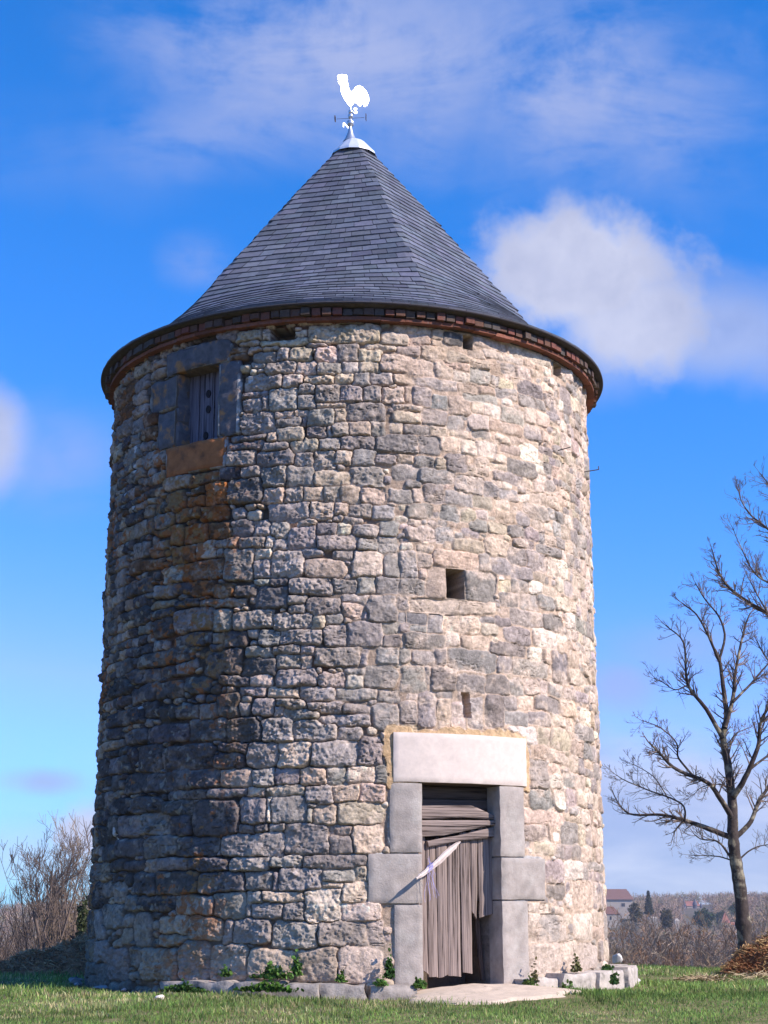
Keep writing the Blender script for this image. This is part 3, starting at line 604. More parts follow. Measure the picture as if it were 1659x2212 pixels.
def build_slates():
    r = np.random.default_rng(17); V = []; C = []; F = []
    total = _L[-1]; l = 0.0; row = 0
    nxt = 0
    while l < total-.02:
        g = .105 if l < 1.0 else .128
        g = min(g, total-l)
        z = np.interp(l, _L, _z); rad = np.interp(l, _L, _r)
        w = .23 if l < 3.6 else .18
        n = max(10, int(2*math.pi*rad/w)); edges = (np.arange(n)+.5*(row % 2)+r.uniform(-.16, .16, n))/n*2*math.pi
        rowj = r.normal(0, .002)
        for i in range(n):
            a = edges[i]; bq = edges[(i+1) % n]+(2*math.pi if i == n-1 else 0)
            gap = .0032/rad
            drop = r.normal(0, .0035)+rowj; up = abs(r.normal(0, .0018)); tilt = r.normal(0, .0016)
            k = 4
            tt = np.linspace(a+gap, bq-gap, k)
            lo = roof_pt(tt, np.full(k, l+drop), .019+up+np.linspace(-tilt, tilt, k)); lb = roof_pt(tt, np.full(k, l+drop), .003)
            hi = roof_pt(tt, np.full(k, min(l+g+.012, total)), .005)
            b0 = nxt; V += [lb, lo, hi]; nxt += 3*k
            for q in range(k-1):
                F.append([b0+q, b0+q+1, b0+k+q+1, b0+k+q]); F.append([b0+k+q, b0+k+q+1, b0+2*k+q+1, b0+2*k+q])
            c = np.array((.117, .123, .146))*r.uniform(.72, 1.25)*(1+r.normal(0, .025, 3))
            if r.random() < .03: c = c*1.2
            C.append(np.repeat(c[None], 3*k, 0))
        l += g; row += 1
    V = np.concatenate(V); C = np.concatenate(C)
    me = npmesh('slate_roof', V, np.array(F), C)
    return me
m_slate = mat('slate', attr=True, rough=.55, var=.2, vscale=14, bump=.15, bscale=50, spec=.5)
roof = link('slate_roof', build_slates(), m_slate, tower)
# dark under-skin and eave edge
mb = MB()
tt = np.linspace(0, 2*np.pi, 181)[:-1]
rows = [roof_pt(tt, np.full(180, l), -.004) for l in np.linspace(0, _L[-1], 40)]
V = np.concatenate(rows); i = np.arange(39)[:, None]*180; j = np.arange(180)[None]; k = (j+1) % 180
mb.add(V, np.stack([i+j, i+k, i+180+k, i+180+j], -1).reshape(-1, 4), (.03, .03, .035))
mb.lathe([(3.38, 7.650), (3.425, 7.657), (3.432, 7.668), (3.42, 7.678)], 256, col=(.06, .05, .05))
mb.obj('eave_board', m_col, tower)

m_zinc = mat('zinc', (.62, .63, .66), rough=.38, metal=.85, var=.12, vscale=14, spec=.5)
m_zinc2 = mat('bright zinc', (.9, .9, .9), rough=.42, metal=.6, var=.03)
mb = MB(); prof = [(.335, 11.25), (.32, 11.29), (.16, 11.475), (.11, 11.505), (.085, 11.51)]
mb.lathe(prof, 14); mb.obj('ridge_cap', m_zinc2, tower, smooth=False)

# weathervane, its own thing on the roof tip
AX = np.array([-.052, 0.0])
wv = empty('weathervane', (AX[0], 0, 11.5), label='zinc cockerel weathervane with compass letters on the roof tip', cat='weathervane', )
def lz(name, prof, m, n=24, smooth=True):
    mb = MB(); mb.lathe(prof, n, c=(AX[0], 0, 0)); return mb.obj(name, m, wv, smooth)
lz('spire_cone', [(.11, 11.495), (.085, 11.53), (.045, 11.63), (.018, 11.74), (.016, 11.76)], m_zinc)
def ball(name, z, rx, rz, m=m_zinc): return lz(name, [(max(.004, rx*math.sin(a)), z+rz*math.cos(a)) for a in np.linspace(.05, math.pi-.05, 14)], m)
ball('ball', 11.795, .055, .055); ball('ball', 11.905, .04, .045); ball('ball', 11.975, .035, .036)
lz('rod', [(.010, 11.74), (.010, 12.24), (.002, 12.25)], m_zinc, 8)
m_iron = mat('dark iron', (.10, .075, .06), rough=.7, metal=.3, var=.3, vscale=30)
arms = [(-.26, 0, 11.917+.0), (.20, 0, 11.87), (.03, -.20, 11.89), (-.03, .2, 11.89)]
adir = {'O': (-.95, .12), 'E': (.95, -.12), 'S': (.30, -.9), 'N': (-.30, .9)}
mb = MB()
for k, (x, y) in adir.items():
    mb.tube([(AX[0], 0, 11.875), (AX[0]+x*.21, y*.21, 11.875)], .003, 5)
mb.obj('compass_arms', m_iron, wv)
for k, (x, y) in adir.items():
    cu = bpy.data.curves.new('letter', 'FONT'); cu.body = k; cu.size = .13; cu.extrude = .004; cu.align_x = 'CENTER'; cu.align_y = 'CENTER'; cu.offset = .003
    tmp = bpy.data.objects.new('tmp', cu); COL.objects.link(tmp)
    dgp = bpy.context.evaluated_depsgraph_get(); me = bpy.data.meshes.new_from_object(tmp.evaluated_get(dgp)); bpy.data.objects.remove(tmp)
    o = link('compass_letter', me, m_zinc2 if k in 'SN' else m_iron, wv)
    if k in 'SN': rot = Matrix.Rotation(math.pi/2, 4, 'X'); rot = Matrix.Rotation(R_(20), 4, 'Z') @ rot
    else: rot = Matrix.Rotation(math.pi/2+R_(-8), 4, 'Z') @ Matrix.Rotation(math.pi/2, 4, 'X')
    me.transform(Matrix.Translation((AX[0]+x*.235, y*.235, 11.875)) @ rot)
# the cockerel plate, turned so that the sun glances off it
cn = Vector((math.sin(R_(27)), -math.cos(R_(27)), .0))
pts = [(640,245),(690,238),(770,250),(786,300),(788,370),(812,470),(830,520),(850,530),(895,490),(930,440),(975,425),(1040,450),(1100,520),(1138,600),(1143,680),(1110,750),(1078,775),(1056,765),(1050,735),(1040,700),(1028,735),(1008,762),(985,764),(960,740),(930,712),(900,698),(880,730),(855,765),(835,772),(815,755),(760,680),(710,600),(685,540),(678,430),(650,395),(632,360),(645,340),(622,310),(640,285),(620,262)]
W3 = [at((750+x*.1507)/1.15732, (150+y*.1507)/1.15732, n=cn, through=(AX[0], 0, 12.2)) for x, y in pts]
bm = bmesh.new(); vs = [bm.verts.new(p) for p in W3]; f = bm.faces.new(vs)
ex = bmesh.ops.extrude_face_region(bm, geom=[f]); bmesh.ops.translate(bm, vec=-cn*.012, verts=[v for v in ex['geom'] if isinstance(v, bmesh.types.BMVert)])
bmesh.ops.triangulate(bm, faces=[f for f in bm.faces if len(f.verts) > 4])
m_cock = mat('polished zinc', (.97, .96, .95), rough=.33, metal=.9, var=.02)
bmobj('cockerel', bm, m_cock, wv)

# iron hooks in the wall
for (t, z, L_, up) in [(70.0, 6.27, .17, .045), (52.6, 6.30, .18, -.0)]:
    t = R_(t); n = np.array([math.sin(t), -math.cos(t), 0]); c = n*3.19+np.array([0, 0, z])
    mb = MB(); e = c+n*(L_+.03)+np.array([0, 0, .015]); pts_ = [c, e]
    if up: pts_ += [e+np.array([0, 0, .004])+n*.003, e+np.array([0, 0, up])]
    mb.tube(pts_, .0065, 6); mb.obj('iron_hook', m_iron, tower)

# plinth of flat slabs round the foot
m_pl2 = mat('pale plinth stone', (.46, .395, .33), rough=.9, var=.3, vscale=9, bump=.5, bscale=35, second=(.24, .21, .17), sfac=(.52, .7), sscale=6)
m_pl = mat('plinth stone', (.33, .28, .235), rough=.9, var=.4, vscale=9, bump=.5, bscale=35, second=(.14, .13, .12), sfac=(.55, .7), sscale=6)
for q, (t0, t1, z0, z1, r1) in enumerate([(-36, -20.5, -.2, .005, 3.50), (-20.2, -5, -.2, .0, 3.53), (-4.8, 3, -.2, -.01, 3.50), (3.2, 11.5, -.22, -.03, 3.47),
        (33.5, 43, -.2, .03, 3.42), (43.3, 53.5, -.2, .06, 3.50), (53.8, 66, -.2, .07, 3.55), (66.3, 80, -.2, .09, 3.60), (80.5, 92, -.2, .07, 3.55)]):
    cblock('plinth_stone', t0, t1, z0, z1, 3.05, r1, m_pl if t0 < 20 else m_pl2, tower, 60+q, .010, .02, jit=.9)

# ================================================================== the stick wedged in the door
m_stick = wood('pale split stick wood', (.42, .33, .28), (.60, .50, .44), .6)
def dpt(x, y, d): return Vector(FD(du(x), dzz(y), d))
def cpx(x, y): return ((880+x*.33898)/1.15732, (1750+y*.33898)/1.15732)
ncd = Vector((math.sin(R_(22.55)), -math.cos(R_(22.55)), 0))
e1 = at(*cpx(800, 1052), n=ncd, through=ncd*(3.235-.165)); nj = Vector((math.sin(R_(11)), -math.cos(R_(11)), 0))
e2 = at(*cpx(472, 1318), n=nj, through=nj*(3.25+.20))
stick = empty('wooden_stick', e2, label='pale split stick wedged slantwise across the weathered door', cat='stick')
def stickmesh():
    n = 26; t = np.linspace(0, 1, n); A = np.array(e2); B = np.array(e1); ax = (B-A)/np.linalg.norm(B-A)
    s1 = np.cross(ax, [0, 0, 1]); s1 /= np.linalg.norm(s1); s2 = np.cross(ax, s1)
    r = np.random.default_rng(3); prof = [(-1, -.6), (-.5, -1), (.6, -.9), (1, -.1), (.7, .9), (-.4, 1)]
    w = .024+.012*np.exp(-((t-.62)/.25)**2); w[:2] *= .5; w[-3:] *= np.array([.8, .55, .3])
    V = []
    for k in range(n):
        c = A+(B-A)*t[k]+s2*.012*math.sin(t[k]*5)+r.normal(0, .0015, 3)
        for (a, b) in prof: V.append(c+s1*a*w[k]*.6+s2*b*w[k]+r.normal(0, .001, 3))
    V = np.array(V); m = 6; i = np.arange(n-1)[:, None]*m; j = np.arange(m)[None]; k = (j+1) % m
    F = np.stack([i+j, i+k, i+m+k, i+m+j], -1).reshape(-1, 4)
    F = np.concatenate([F, [[0, 1, 2, 3], [0, 3, 4, 5], [m*n-6, m*n-5, m*n-4, m*n-3], [m*n-6, m*n-3, m*n-2, m*n-1]]])
    me = npmesh('shaft', V, F, smooth=False)
    w3 = np.zeros((len(V), 3), np.float32); w3[:, 2] = np.repeat(t, m)*1.0; w3[:, 0] = np.tile(np.arange(m), n)*.02
    me.attributes.new('UVW', 'FLOAT_VECTOR', 'POINT').data.foreach_set('vector', w3.ravel())
    return me
link('shaft', stickmesh(), m_stick, stick)
m_twine = mat('blue twine', (.42, .38, .66), rough=.7, var=.2)
mb = MB(); A = np.array(e2); B = np.array(e1); r = np.random.default_rng(9)
for q in range(5):
    c = A+(B-A)*(.26+.02*q); an = np.linspace(0, 2*np.pi, 12)
    mb.tube(np.stack([c+np.array([math.cos(a)*.02, math.sin(a)*.03, math.sin(a)*.034+math.cos(a)*.02]) for a in an]), .0028, 4)
for q in range(9):
    c = A+(B-A)*(.24+.015*q); L_ = r.uniform(.08, .36); t = np.linspace(0, 1, 7)
    mb.tube(np.stack([c[0]+r.normal(0, .012)+t*r.normal(.02, .03)+.01*np.sin(t*7+q), c[1]+t*.04+.0*t, c[2]-.02-t*L_], -1), .0016, 3)
for q in range(4):
    c = A+(B-A)*(.3+.02*q); t = np.linspace(0, 1, 6); mb.tube(np.stack([c[0]-t*.05*q/3, c[1]+t*.03, c[2]+t*r.uniform(.05, .12)], -1), .0016, 3)
mb.obj('twine', m_twine, stick)

# ================================================================== ground
def ground(x, y):
    """height of the land"""
    x = np.asarray(x, float); y = np.asarray(y, float)
    r = np.hypot(x, y)
    z = -.135-.047*np.maximum(-y-3.4, 0)*sstep(-y, 0, 4)
    z = np.maximum(z, -1.05)
    edge = sstep(y+.12*np.abs(x), 6.2, 11.0)
    far = np.hypot(x, y+20)
    val = np.interp(far, [30, 60, 130, 300, 520, 800, 1200, 3000], [-1.2, -6.5, -13, -22, -17, -3.5, 2.0, 6.0])
    val = val+sstep(far, 100, 600)*(5*np.sin(x*.006+1.0)+3*np.sin(x*.017+y*.004))
    k = np.maximum(edge, sstep(far, 30, 45))
    z = z*(1-k)+val*k
    z = z+.025*np.sin(x*1.7+y*.6)*np.sin(y*1.3-x*.4)*(1-k)
    return z
def ground_mesh():
    a = np.linspace(0, 2*np.pi, 241)[:-1]
    rr = np.concatenate([np.linspace(.5, 34, 120), np.geomspace(35, 5000, 60)])
    V = [[0, 0, float(ground(0, 0))]]
    X = rr[:, None]*np.cos(a); Y = rr[:, None]*np.sin(a)
    P_ = np.stack([X, Y, ground(X, Y)], -1).reshape(-1, 3); n = len(a)
    V = np.concatenate([V, P_]); i = np.arange(len(rr)-1)[:, None]*n+1; j = np.arange(n)[None]; k = (j+1) % n
    F = np.stack([i+j, i+k, i+n+k, i+n+j], -1).reshape(-1, 4)
    F = np.concatenate([F, np.stack([np.zeros(n, int), 1+np.arange(n), 1+(np.arange(n)+1) % n, 1+(np.arange(n)+1) % n], -1)]) if False else F
    return npmesh('ground', V, F, smooth=True)
def m_ground_():
    m = bpy.data.materials.new('meadow soil'); m.use_nodes = True; T = NT(m.node_tree); b = T.n['Principled BSDF']
    b.inputs['Roughness'].default_value = 1; b.inputs['Specular IOR Level'].default_value = .05
    v = T.node('ShaderNodeTexCoord').outputs['Object']
    near = T.mix(T.smooth(T.noise(v, 3.5, 6, .7), .35, .65), (.10, .12, .04), (.22, .18, .09))
    farc = T.mix(T.smooth(T.noise(v, .03, 6, .65), .4, .6), (.14, .105, .08), (.11, .10, .065))
    ln = T.node('ShaderNodeVectorMath', operation='LENGTH'); T.put(ln.inputs[0], v)
    T.put(b.inputs['Base Color'], T.mix(T.smooth(ln.outputs['Value'], 12, 40), near, farc))
    return m
g = link('ground', ground_mesh(), m_ground_()); tag(g, kind='structure')

# pale sand in front of the door
def sand():
    nu, nv = 60, 40; V = []; c0 = np.array([math.sin(R_(24)), -math.cos(R_(24))]); tx = np.array([math.cos(R_(24)), math.sin(R_(24))])
    r = np.linspace(0, 1, nv); a = np.linspace(0, 2*np.pi, nu+1)[:-1]
    nz = lattice((nv, nu), (6, 6), 5)
    out = []
    for j, q in enumerate(r):
        for i, t in enumerate(a):
            R0 = (1+.10*math.sin(3*t+1)+.07*math.sin(7*t)+.05*math.sin(13*t+2))
            u = math.cos(t)*q*R0*.98+.02; w = math.sin(t)*q*R0*.86
            p = c0*(3.50+w)+tx*u
            h = ground(p[0], p[1])+.03+.075*(1-q**2)*max(0, 1-abs(w-(-.3))*.8)+nz[j, i]*.012*(1-q)
            if q > .97: h -= .03
            out.append((p[0], p[1], float(h)))
    i = np.arange(nv-1)[:, None]*nu; j = np.arange(nu)[None]; k = (j+1) % nu
    return npmesh('sand_patch', out, np.stack([i+j, i+k, i+nu+k, i+nu+j], -1).reshape(-1, 4), smooth=True)
m_sand = mat('pale sand', (.56, .44, .32), rough=1, var=.15, vscale=9, bump=.35, bscale=40, second=(.42, .34, .24), sfac=(.58, .72), sscale=7)
tag(link('sand_path', sand(), m_sand), kind='structure')

# ------------------------------------------------------------------ grass
m_grass = bpy.data.materials.new('grass blades'); m_grass.use_nodes = True
T = NT(m_grass.node_tree); b_ = T.n['Principled BSDF']; b_.inputs['Roughness'].default_value = .7; b_.inputs['Specular IOR Level'].default_value = .15
a_ = T.node('ShaderNodeAttribute', attribute_name='Col'); T.put(b_.inputs['Base Color'], a_.outputs['Color'])
tr = T.node('ShaderNodeBsdfTranslucent'); T.put(tr.inputs[0], a_.outputs['Color']); ad = T.node('ShaderNodeMixShader'); ad.inputs[0].default_value = .3
T.l.new(b_.outputs[0], ad.inputs[1]); T.l.new(tr.outputs[0], ad.inputs[2]); T.l.new(ad.outputs[0], T.n['Material Output'].inputs[0])
def field(seed):
    r = np.random.default_rng(seed); w = [(r.normal(0, 1.6, 2), r.uniform(0, 6)) for _ in range(6)]+[(r.normal(0, 5, 2), r.uniform(0, 6)) for _ in range(6)]
    return lambda x, y: sum(np.sin(a[0]*x+a[1]*y+p) for a, p in w)/3.5
f_dry, f_tall, f_bare = field(1), field(2), field(3)
def blades(n, x0, x1, y0, y1, h, w, seed):
    r = np.random.default_rng(seed)
    # more of them towards the camera
    y = y0+(y1-y0)*r.random(n)**1.15; x = r.uniform(x0, x1, n)
    half = 3.2+(y+21)*.26; ok = (np.abs(x) < half+1.2) & (np.hypot(x, y) > 3.52)
    dsx = x-3.9*math.sin(R_(24)); dsy = y+3.9*math.cos(R_(24))
    q_ = np.sqrt((dsx/1.0)**2+(dsy/.62)**2)+.12*f_bare(x*2, y*2)
    ok &= r.random(n) < np.clip((q_-.62)/.45, .03, 1)
    ok &= (f_bare(x, y) < 1.3) | (r.random(n) < .25)
    x, y = x[ok], y[ok]; n = len(x)
    tall = 1+.5*f_tall(x, y); hh = h*np.clip(tall, .4, 2.0)*r.uniform(.5, 1.3, n); ww = w*r.uniform(.6, 1.3, n)
    a = r.uniform(0, 2*np.pi, n); lean = r.normal(0, .55, n)*hh; la = r.uniform(0, 2*np.pi, n)
    z = ground(x, y)-.005
    B = np.stack([x, y, z], -1); d = np.stack([np.cos(a)*ww, np.sin(a)*ww, 0*a], -1)
    Ld = np.stack([np.cos(la)*lean, np.sin(la)*lean, 0*a], -1)
    mid = B+Ld*.35+np.stack([0*x, 0*x, hh*.6], -1); tip = B+Ld+np.stack([0*x, 0*x, hh], -1)
    V = np.stack([B-d, B+d, mid+d*.7, mid-d*.7, tip], 1).reshape(-1, 3)
    k = np.arange(n)[:, None]*5
    F = np.concatenate([k+np.array([[0, 1, 2, 3]]), k+np.array([[3, 2, 4, 4]])])
    dry = sstep(f_dry(x, y)+r.normal(0, .55, n), .5, 1.5)[:, None]
    c = np.array((.165, .245, .06))*(1-dry)+np.array((.46, .41, .20))*dry
    c = c*r.uniform(.6, 1.5, (n, 1))*(1+r.normal(0, .08, (n, 3)))*(1+.22*f_tall(x*1.7, y*1.7))[:, None]
    return V, F, np.repeat(np.clip(c, .01, .8), 5, 0)
mb = MB()
for a in [(170000, -6, 6, -12, -2.4, .038, .0045, 1), (90000, -9, 10, -3.5, 9, .05, .007, 2)]:
    V, F, c = blades(*a); mb.add(V, F, c)
tag(mb.obj('grass', m_grass), kind='stuff', label='short green and straw coloured meadow grass round the tower', cat='grass')
def mb_add_quad_ok(): pass

# ------------------------------------------------------------------ straw heaps
def heap(name, label, pts, seed, cols):
    """pts: (x, y, radius, height) of overlapping humps"""
    pts = np.array(pts, float); r = np.random.default_rng(seed)
    x0, x1 = (pts[:, 0]-pts[:, 2]).min(), (pts[:, 0]+pts[:, 2]).max(); y0, y1 = (pts[:, 1]-pts[:, 2]).min(), (pts[:, 1]+pts[:, 2]).max()
    def hf(x, y):
        h = 0*x
        for a, b, c, d in pts:
            q = np.clip(1-((x-a)**2+(y-b)**2)/c**2, 0, 1); h = np.maximum(h, d*q**.6)
        return h
    nx, ny = 90, 70; X, Y = np.meshgrid(np.linspace(x0, x1, nx), np.linspace(y0, y1, ny))
    h = hf(X, Y); nz = fbm(X.shape, (9, 9), 4, seed, .6)
    Z = ground(X, Y)-.04+h*(1+.35*nz)+np.where(h > 0, .02, 0)
    V = np.stack([X, Y, Z], -1).reshape(-1, 3); i = np.arange(ny-1)[:, None]*nx; j = np.arange(nx-1)[None]
    mb = MB(); c = np.array(cols[0])*(1+.4*fbm(X.shape, (4, 4), 3, seed+1).reshape(-1, 1))
    mb.add(V, np.stack([i+j, i+j+1, i+nx+j+1, i+nx+j], -1).reshape(-1, 4), np.clip(c, .01, 1))
    n = 26000; x = r.uniform(x0, x1, n); y = r.uniform(y0, y1, n); hh = hf(x, y); ok = (hh > .02) | (r.random(n) < .02); x, y, hh = x[ok], y[ok], hh[ok]; n = len(x)
    gi = np.clip(((y-y0)/(y1-y0)*(ny-1)).astype(int), 0, ny-1); gj = np.clip(((x-x0)/(x1-x0)*(nx-1)).astype(int), 0, nx-1)
    z = Z[gi, gj]+r.uniform(0, .03, n)
    L_ = r.uniform(.05, .2, n); a = r.uniform(0, 2*np.pi, n); el = r.normal(0, .5, n)
    d = np.stack([np.cos(a)*np.cos(el), np.sin(a)*np.cos(el), np.sin(el)], -1)*L_[:, None]*.5
    w = np.cross(d, r.normal(0, 1, (n, 3))); w /= np.linalg.norm(w, axis=1)[:, None]; w *= r.uniform(.003, .007, n)[:, None]
    c0 = np.stack([x, y, z], -1); mid = c0+np.stack([0*x, 0*x, L_*.08], -1)
    V = np.stack([c0-d-w, c0-d+w, mid+w, mid-w, c0+d+w*.6, c0+d-w*.6], 1).reshape(-1, 3); k = np.arange(n)[:, None]*6
    pale = sstep(nz[gi, gj]+r.normal(0, .45, n)+.15, .1, .8)[:, None]
    cc = np.array(cols[1])*(1-pale)+np.array(cols[2])*pale; cc = cc*r.uniform(.55, 1.4, (n, 1))
    mb.add(V, np.concatenate([k+np.array([[0, 1, 2, 3]]), k+np.array([[3, 2, 4, 5]])]), np.repeat(np.clip(cc, .01, .9), 6, 0))
    return tag(mb.obj(name, m_col), label=label, cat='straw heap')
heap('straw_heap', 'brown and golden straw heap in sunshine under the bare tree', [(6.15, 2.9, .70, .42), (5.75, 2.7, .45, .22), (6.6, 3.1, .85, .58), (7.2, 3.3, 1.0, .62), (8.1, 3.3, 1.0, .5)], 4, [(.12, .055, .025), (.22, .09, .035), (.50, .33, .14)])
heap('straw_heap', 'dark straw heap in the shade left of the tower', [(-3.95, 3.6, .8, .42), (-4.45, 3.4, .7, .27), (-4.9, 3.2, .5, .15), (-3.4, 3.9, .9, .58), (-2.5, 4.4, .9, .5)], 5, [(.34, .18, .10), (.42, .21, .11), (.55, .36, .2)])
# loose straw strewn on the grass
def strewn(x0, x1, y0, y1, n, seed):
    r = np.random.default_rng(seed); mb = MB()
    x = np.clip(r.normal((x0+x1)/2, (x1-x0)/4, n), x0, x1); y = np.clip(r.normal((y0+y1)/2, (y1-y0)/4, n), y0, y1); z = ground(x, y)+r.uniform(.02, .07, n)
    a = r.uniform(0, 6.28, n); L_ = r.uniform(.03, .1, n); d = np.stack([np.cos(a)*L_, np.sin(a)*L_, r.normal(0, .02, n)], -1); w = np.stack([-np.sin(a)*.004, np.cos(a)*.004, 0*a+.003], -1)
    c = np.stack([x, y, z], -1); V = np.stack([c-d-w, c+d-w, c+d+w, c-d+w], 1).reshape(-1, 3)
    mb.add(V, np.arange(n)[:, None]*4+np.array([[0, 1, 2, 3]]), np.repeat(np.array((.45, .34, .19))*r.uniform(.5, 1.2, (n, 1)), 4, 0))
    return tag(mb.obj('loose_straw', m_col), kind='stuff', label='loose straw strewn on the grass before the sunny heap', cat='straw')
strewn(5.2, 8.2, .3, 1.9, 900, 8)
strewn(4.3, 5.0, .5, 1.1, 260, 9)['label'] = 'small scatter of loose straw on the grass near the plinth end'

# ------------------------------------------------------------------ stones lying about
m_rock = mat('loose limestone', attr=True, rough=.9, var=.2, vscale=14, bump=.4, bscale=40)
def stone(px, py, w, h, label, col=(.55, .5, .45), Y=None, seed=0, group=None):
    C = Vector((0, -DIST, EYE)); d = ray(px, py)
    t = 18.
    for _ in range(12): p = C+d*t; t += (p.z-float(ground(p.x, p.y)))/(-d.z)*.8 if d.z < 0 else 0
    rad = math.hypot(p.x, p.y)
    if rad < 3.4 and Y is None: p = Vector((p.x*3.42/rad, p.y*3.42/rad, 0)); p.z = float(ground(p.x, p.y))+.02
    if Y is not None: p = at(px, py, Y)
    bm = bmesh.new(); bmesh.ops.create_icosphere(bm, subdivisions=3, radius=1); r = random.Random(seed)
    ks = [(Vector((r.gauss(0, 1), r.gauss(0, 1), r.gauss(0, 1))).normalized(), r.uniform(.45, .8)) for _ in range(11)]
    for v in bm.verts:
        c = v.co.copy()
        for nn, k in ks:
            e = c.dot(nn)
            if e > k: c -= nn*(e-k)*.9
        v.co = Vector((c.x*w/2, c.y*w*.42, c.z*h/2))
    bmesh.ops.transform(bm, matrix=Matrix.Rotation(r.uniform(0, 3), 4, 'Z'), verts=bm.verts)
    o = bmobj('loose_stone', bm, m_rock); o.location = (p.x, p.y, p.z+h*.32)
    a = o.data.color_attributes.new('Col', 'FLOAT_COLOR', 'POINT'); a.data.foreach_set('color', np.tile(np.array((*col, 1), np.float32), len(o.data.vertices)))
    return tag(o, label, 'stone', group)
stone(1333, 2096, .22, .17, 'white block of stone standing on the right end of the plinth', (.6, .55, .5), seed=1).location.z += .12
stone(1366, 2126, .26, .10, 'flat pale stone half hidden in grass right of the tower', (.5, .46, .42), seed=2)
stone(345, 2160, .13, .07, 'sunlit pale stone lying in the grass left of the plinth', (.7, .6, .52), seed=3)
stone(408, 2142, .09, .05, 'small sunlit pink stone at the left end of the plinth', (.62, .45, .4), seed=4)
ll = ['grey stone nearest the left foot of the tower wall', 'flat shaded rubble stone against the tower foot, left of the others', 'shaded rubble stone in the middle of the row at the tower foot', 'small dark rubble stone between two larger ones at the tower foot',
      'grey rubble stone lying in front of the shaded wall foot', 'broad flat stone lying where the shade meets the sunny grass', 'small pale chip of stone near the left slab end', 'rounded stone at the far left of the rubble row']
for q, (x, y, w, h, c) in enumerate([(205, 2112, .2, .14, .22), (235, 2124, .26, .09, .2), (262, 2128, .18, .12, .2), (285, 2122, .12, .09, .12), (318, 2130, .25, .1, .2), (355, 2140, .28, .07, .3), (385, 2130, .1, .06, .3), (182, 2108, .16, .1, .18)]):
    stone(x, y, w, h, ll[q], (c, c*.96, c*.95), seed=20+q)
for q, (x, y, w) in enumerate([(452, 2117, .07), (418, 2116, .05)]):
    o = stone(x, y, w, .035, ['red tile chip lying on the left slab', 'smaller red tile chip at the tip of the left slab'][q], (.5, .14, .09), seed=40+q); p = at(x, y, -2.9); o.location = (p.x, p.y, .0)

# ------------------------------------------------------------------ weeds at the foot of the wall
m_leaf = m_grass
def weed(px, py, r0, w, h, n, label, seed, col=(.07, .15, .03), ls=.02, hang=False):
    C = np.array([0, -DIST, EYE]); d = np.array(ray(px, py)); a_ = d[0]**2+d[1]**2; b_ = C[0]*d[0]+C[1]*d[1]; c_ = C[1]**2-r0*r0
    t = (-b_-math.sqrt(max(0, b_*b_-a_*c_)))/a_; p = C+d*t
    if p[2] < -.12: p[2] = float(ground(p[0], p[1]))
    r = np.random.default_rng(seed); th = math.atan2(p[0], -p[1]); tx = np.array([math.cos(th), math.sin(th), 0]); nn = np.array([math.sin(th), -math.cos(th), 0])
    mb = MB(); sb = MB()
    for q in range(n):
        u = r.normal(0, .33)*w; z = abs(r.normal(0, .45))*h*math.exp(-(u/w)**2*2)
        c = p+tx*u+nn*r.uniform(.0, .07)+np.array([0, 0, z])
        s_ = ls*r.uniform(.5, 1.4); A = r.normal(0, 1, 3); A /= np.linalg.norm(A); B = np.cross(A, r.normal(0, 1, 3)); B /= np.linalg.norm(B); K = np.cross(A, B)*.25
        an = [0, .9, 2.0, 3.14, 4.2, 5.3]
        V = [c+A*s_*math.cos(x)+B*s_*.75*math.sin(x)*(1.2 if .5 < x < 2.5 or 3.8 < x < 5.6 else 1) for x in an]+[c+K*s_]
        cc = np.array(col)*r.uniform(.5, 1.7)+np.array((.03, .02, 0))*r.random()
        mb.add(V, [[k, (k+1) % 6, 6, 6] for k in range(6)], cc)
        if q % 4 == 0: sb.tube([p+tx*u*.6+nn*.02, (c+p+tx*u*.6)/2+nn*.03, c], .0018, 3, col=(.08, .1, .04))
    o = empty('weed', tuple(p), label=label, cat='weed')
    mb.obj('leaves', m_leaf, o); sb.obj('stem', m_leaf, o)
    return o
weed(491, 2108, 3.35, .10, .12, 60, 'small leafy weed alone on the left slab', 1)
weed(590, 2112, 3.36, .30, .12, 300, 'broad low bramble patch growing on the middle of the left slab', 2)
weed(640, 2105, 3.30, .10, .22, 110, 'upright bramble shoot climbing the wall right of the bramble patch', 3)
weed(736, 2120, 3.36, .09, .09, 60, 'low green weed at the wall foot between slab and door', 4)
weed(840, 2112, 3.33, .07, .26, 160, 'dark ivy tuft climbing beside the left door jamb', 5, (.03, .085, .02))
weed(822, 2128, 3.45, .09, .09, 70, 'bright green weed at the foot of the ivy tuft', 6, (.10, .2, .04))
weed(905, 2132, 3.42, .12, .10, 80, 'dark weed at the left edge of the sandy doorstep', 7)
weed(1140, 2130, 3.42, .13, .12, 110, 'weed at the foot of the right door jamb', 8, (.06, .11, .03))
weed(1150, 2120, 3.36, .06, .22, 60, 'thin reddish weed stalk against the plinth right of the door', 9, (.10, .09, .04))
weed(1240, 2098, 3.35, .09, .22, 90, 'tall dry weed growing out of the right plinth joint', 10, (.12, .12, .05))
weed(1305, 2098, 3.38, .14, .10, 130, 'dense green weed cushion on the right plinth corner', 11, (.05, .11, .03))
weed(1222, 2147, 3.62, .2, .09, 140, 'low green weeds in front of the right plinth', 12, (.08, .14, .04))
weed(1322, 2125, 3.75, .09, .14, 90, 'green weed hanging over the end of the right plinth', 13, (.05, .12, .03))
weed(400, 2142, 3.64, .4, .08, 260, 'dark low weeds at the left end of the left slab', 14, (.04, .1, .02))
weed(580, 2140, 3.64, .45, .09, 380, 'leafy weeds in the grass before the left slab', 15, (.05, .13, .02))

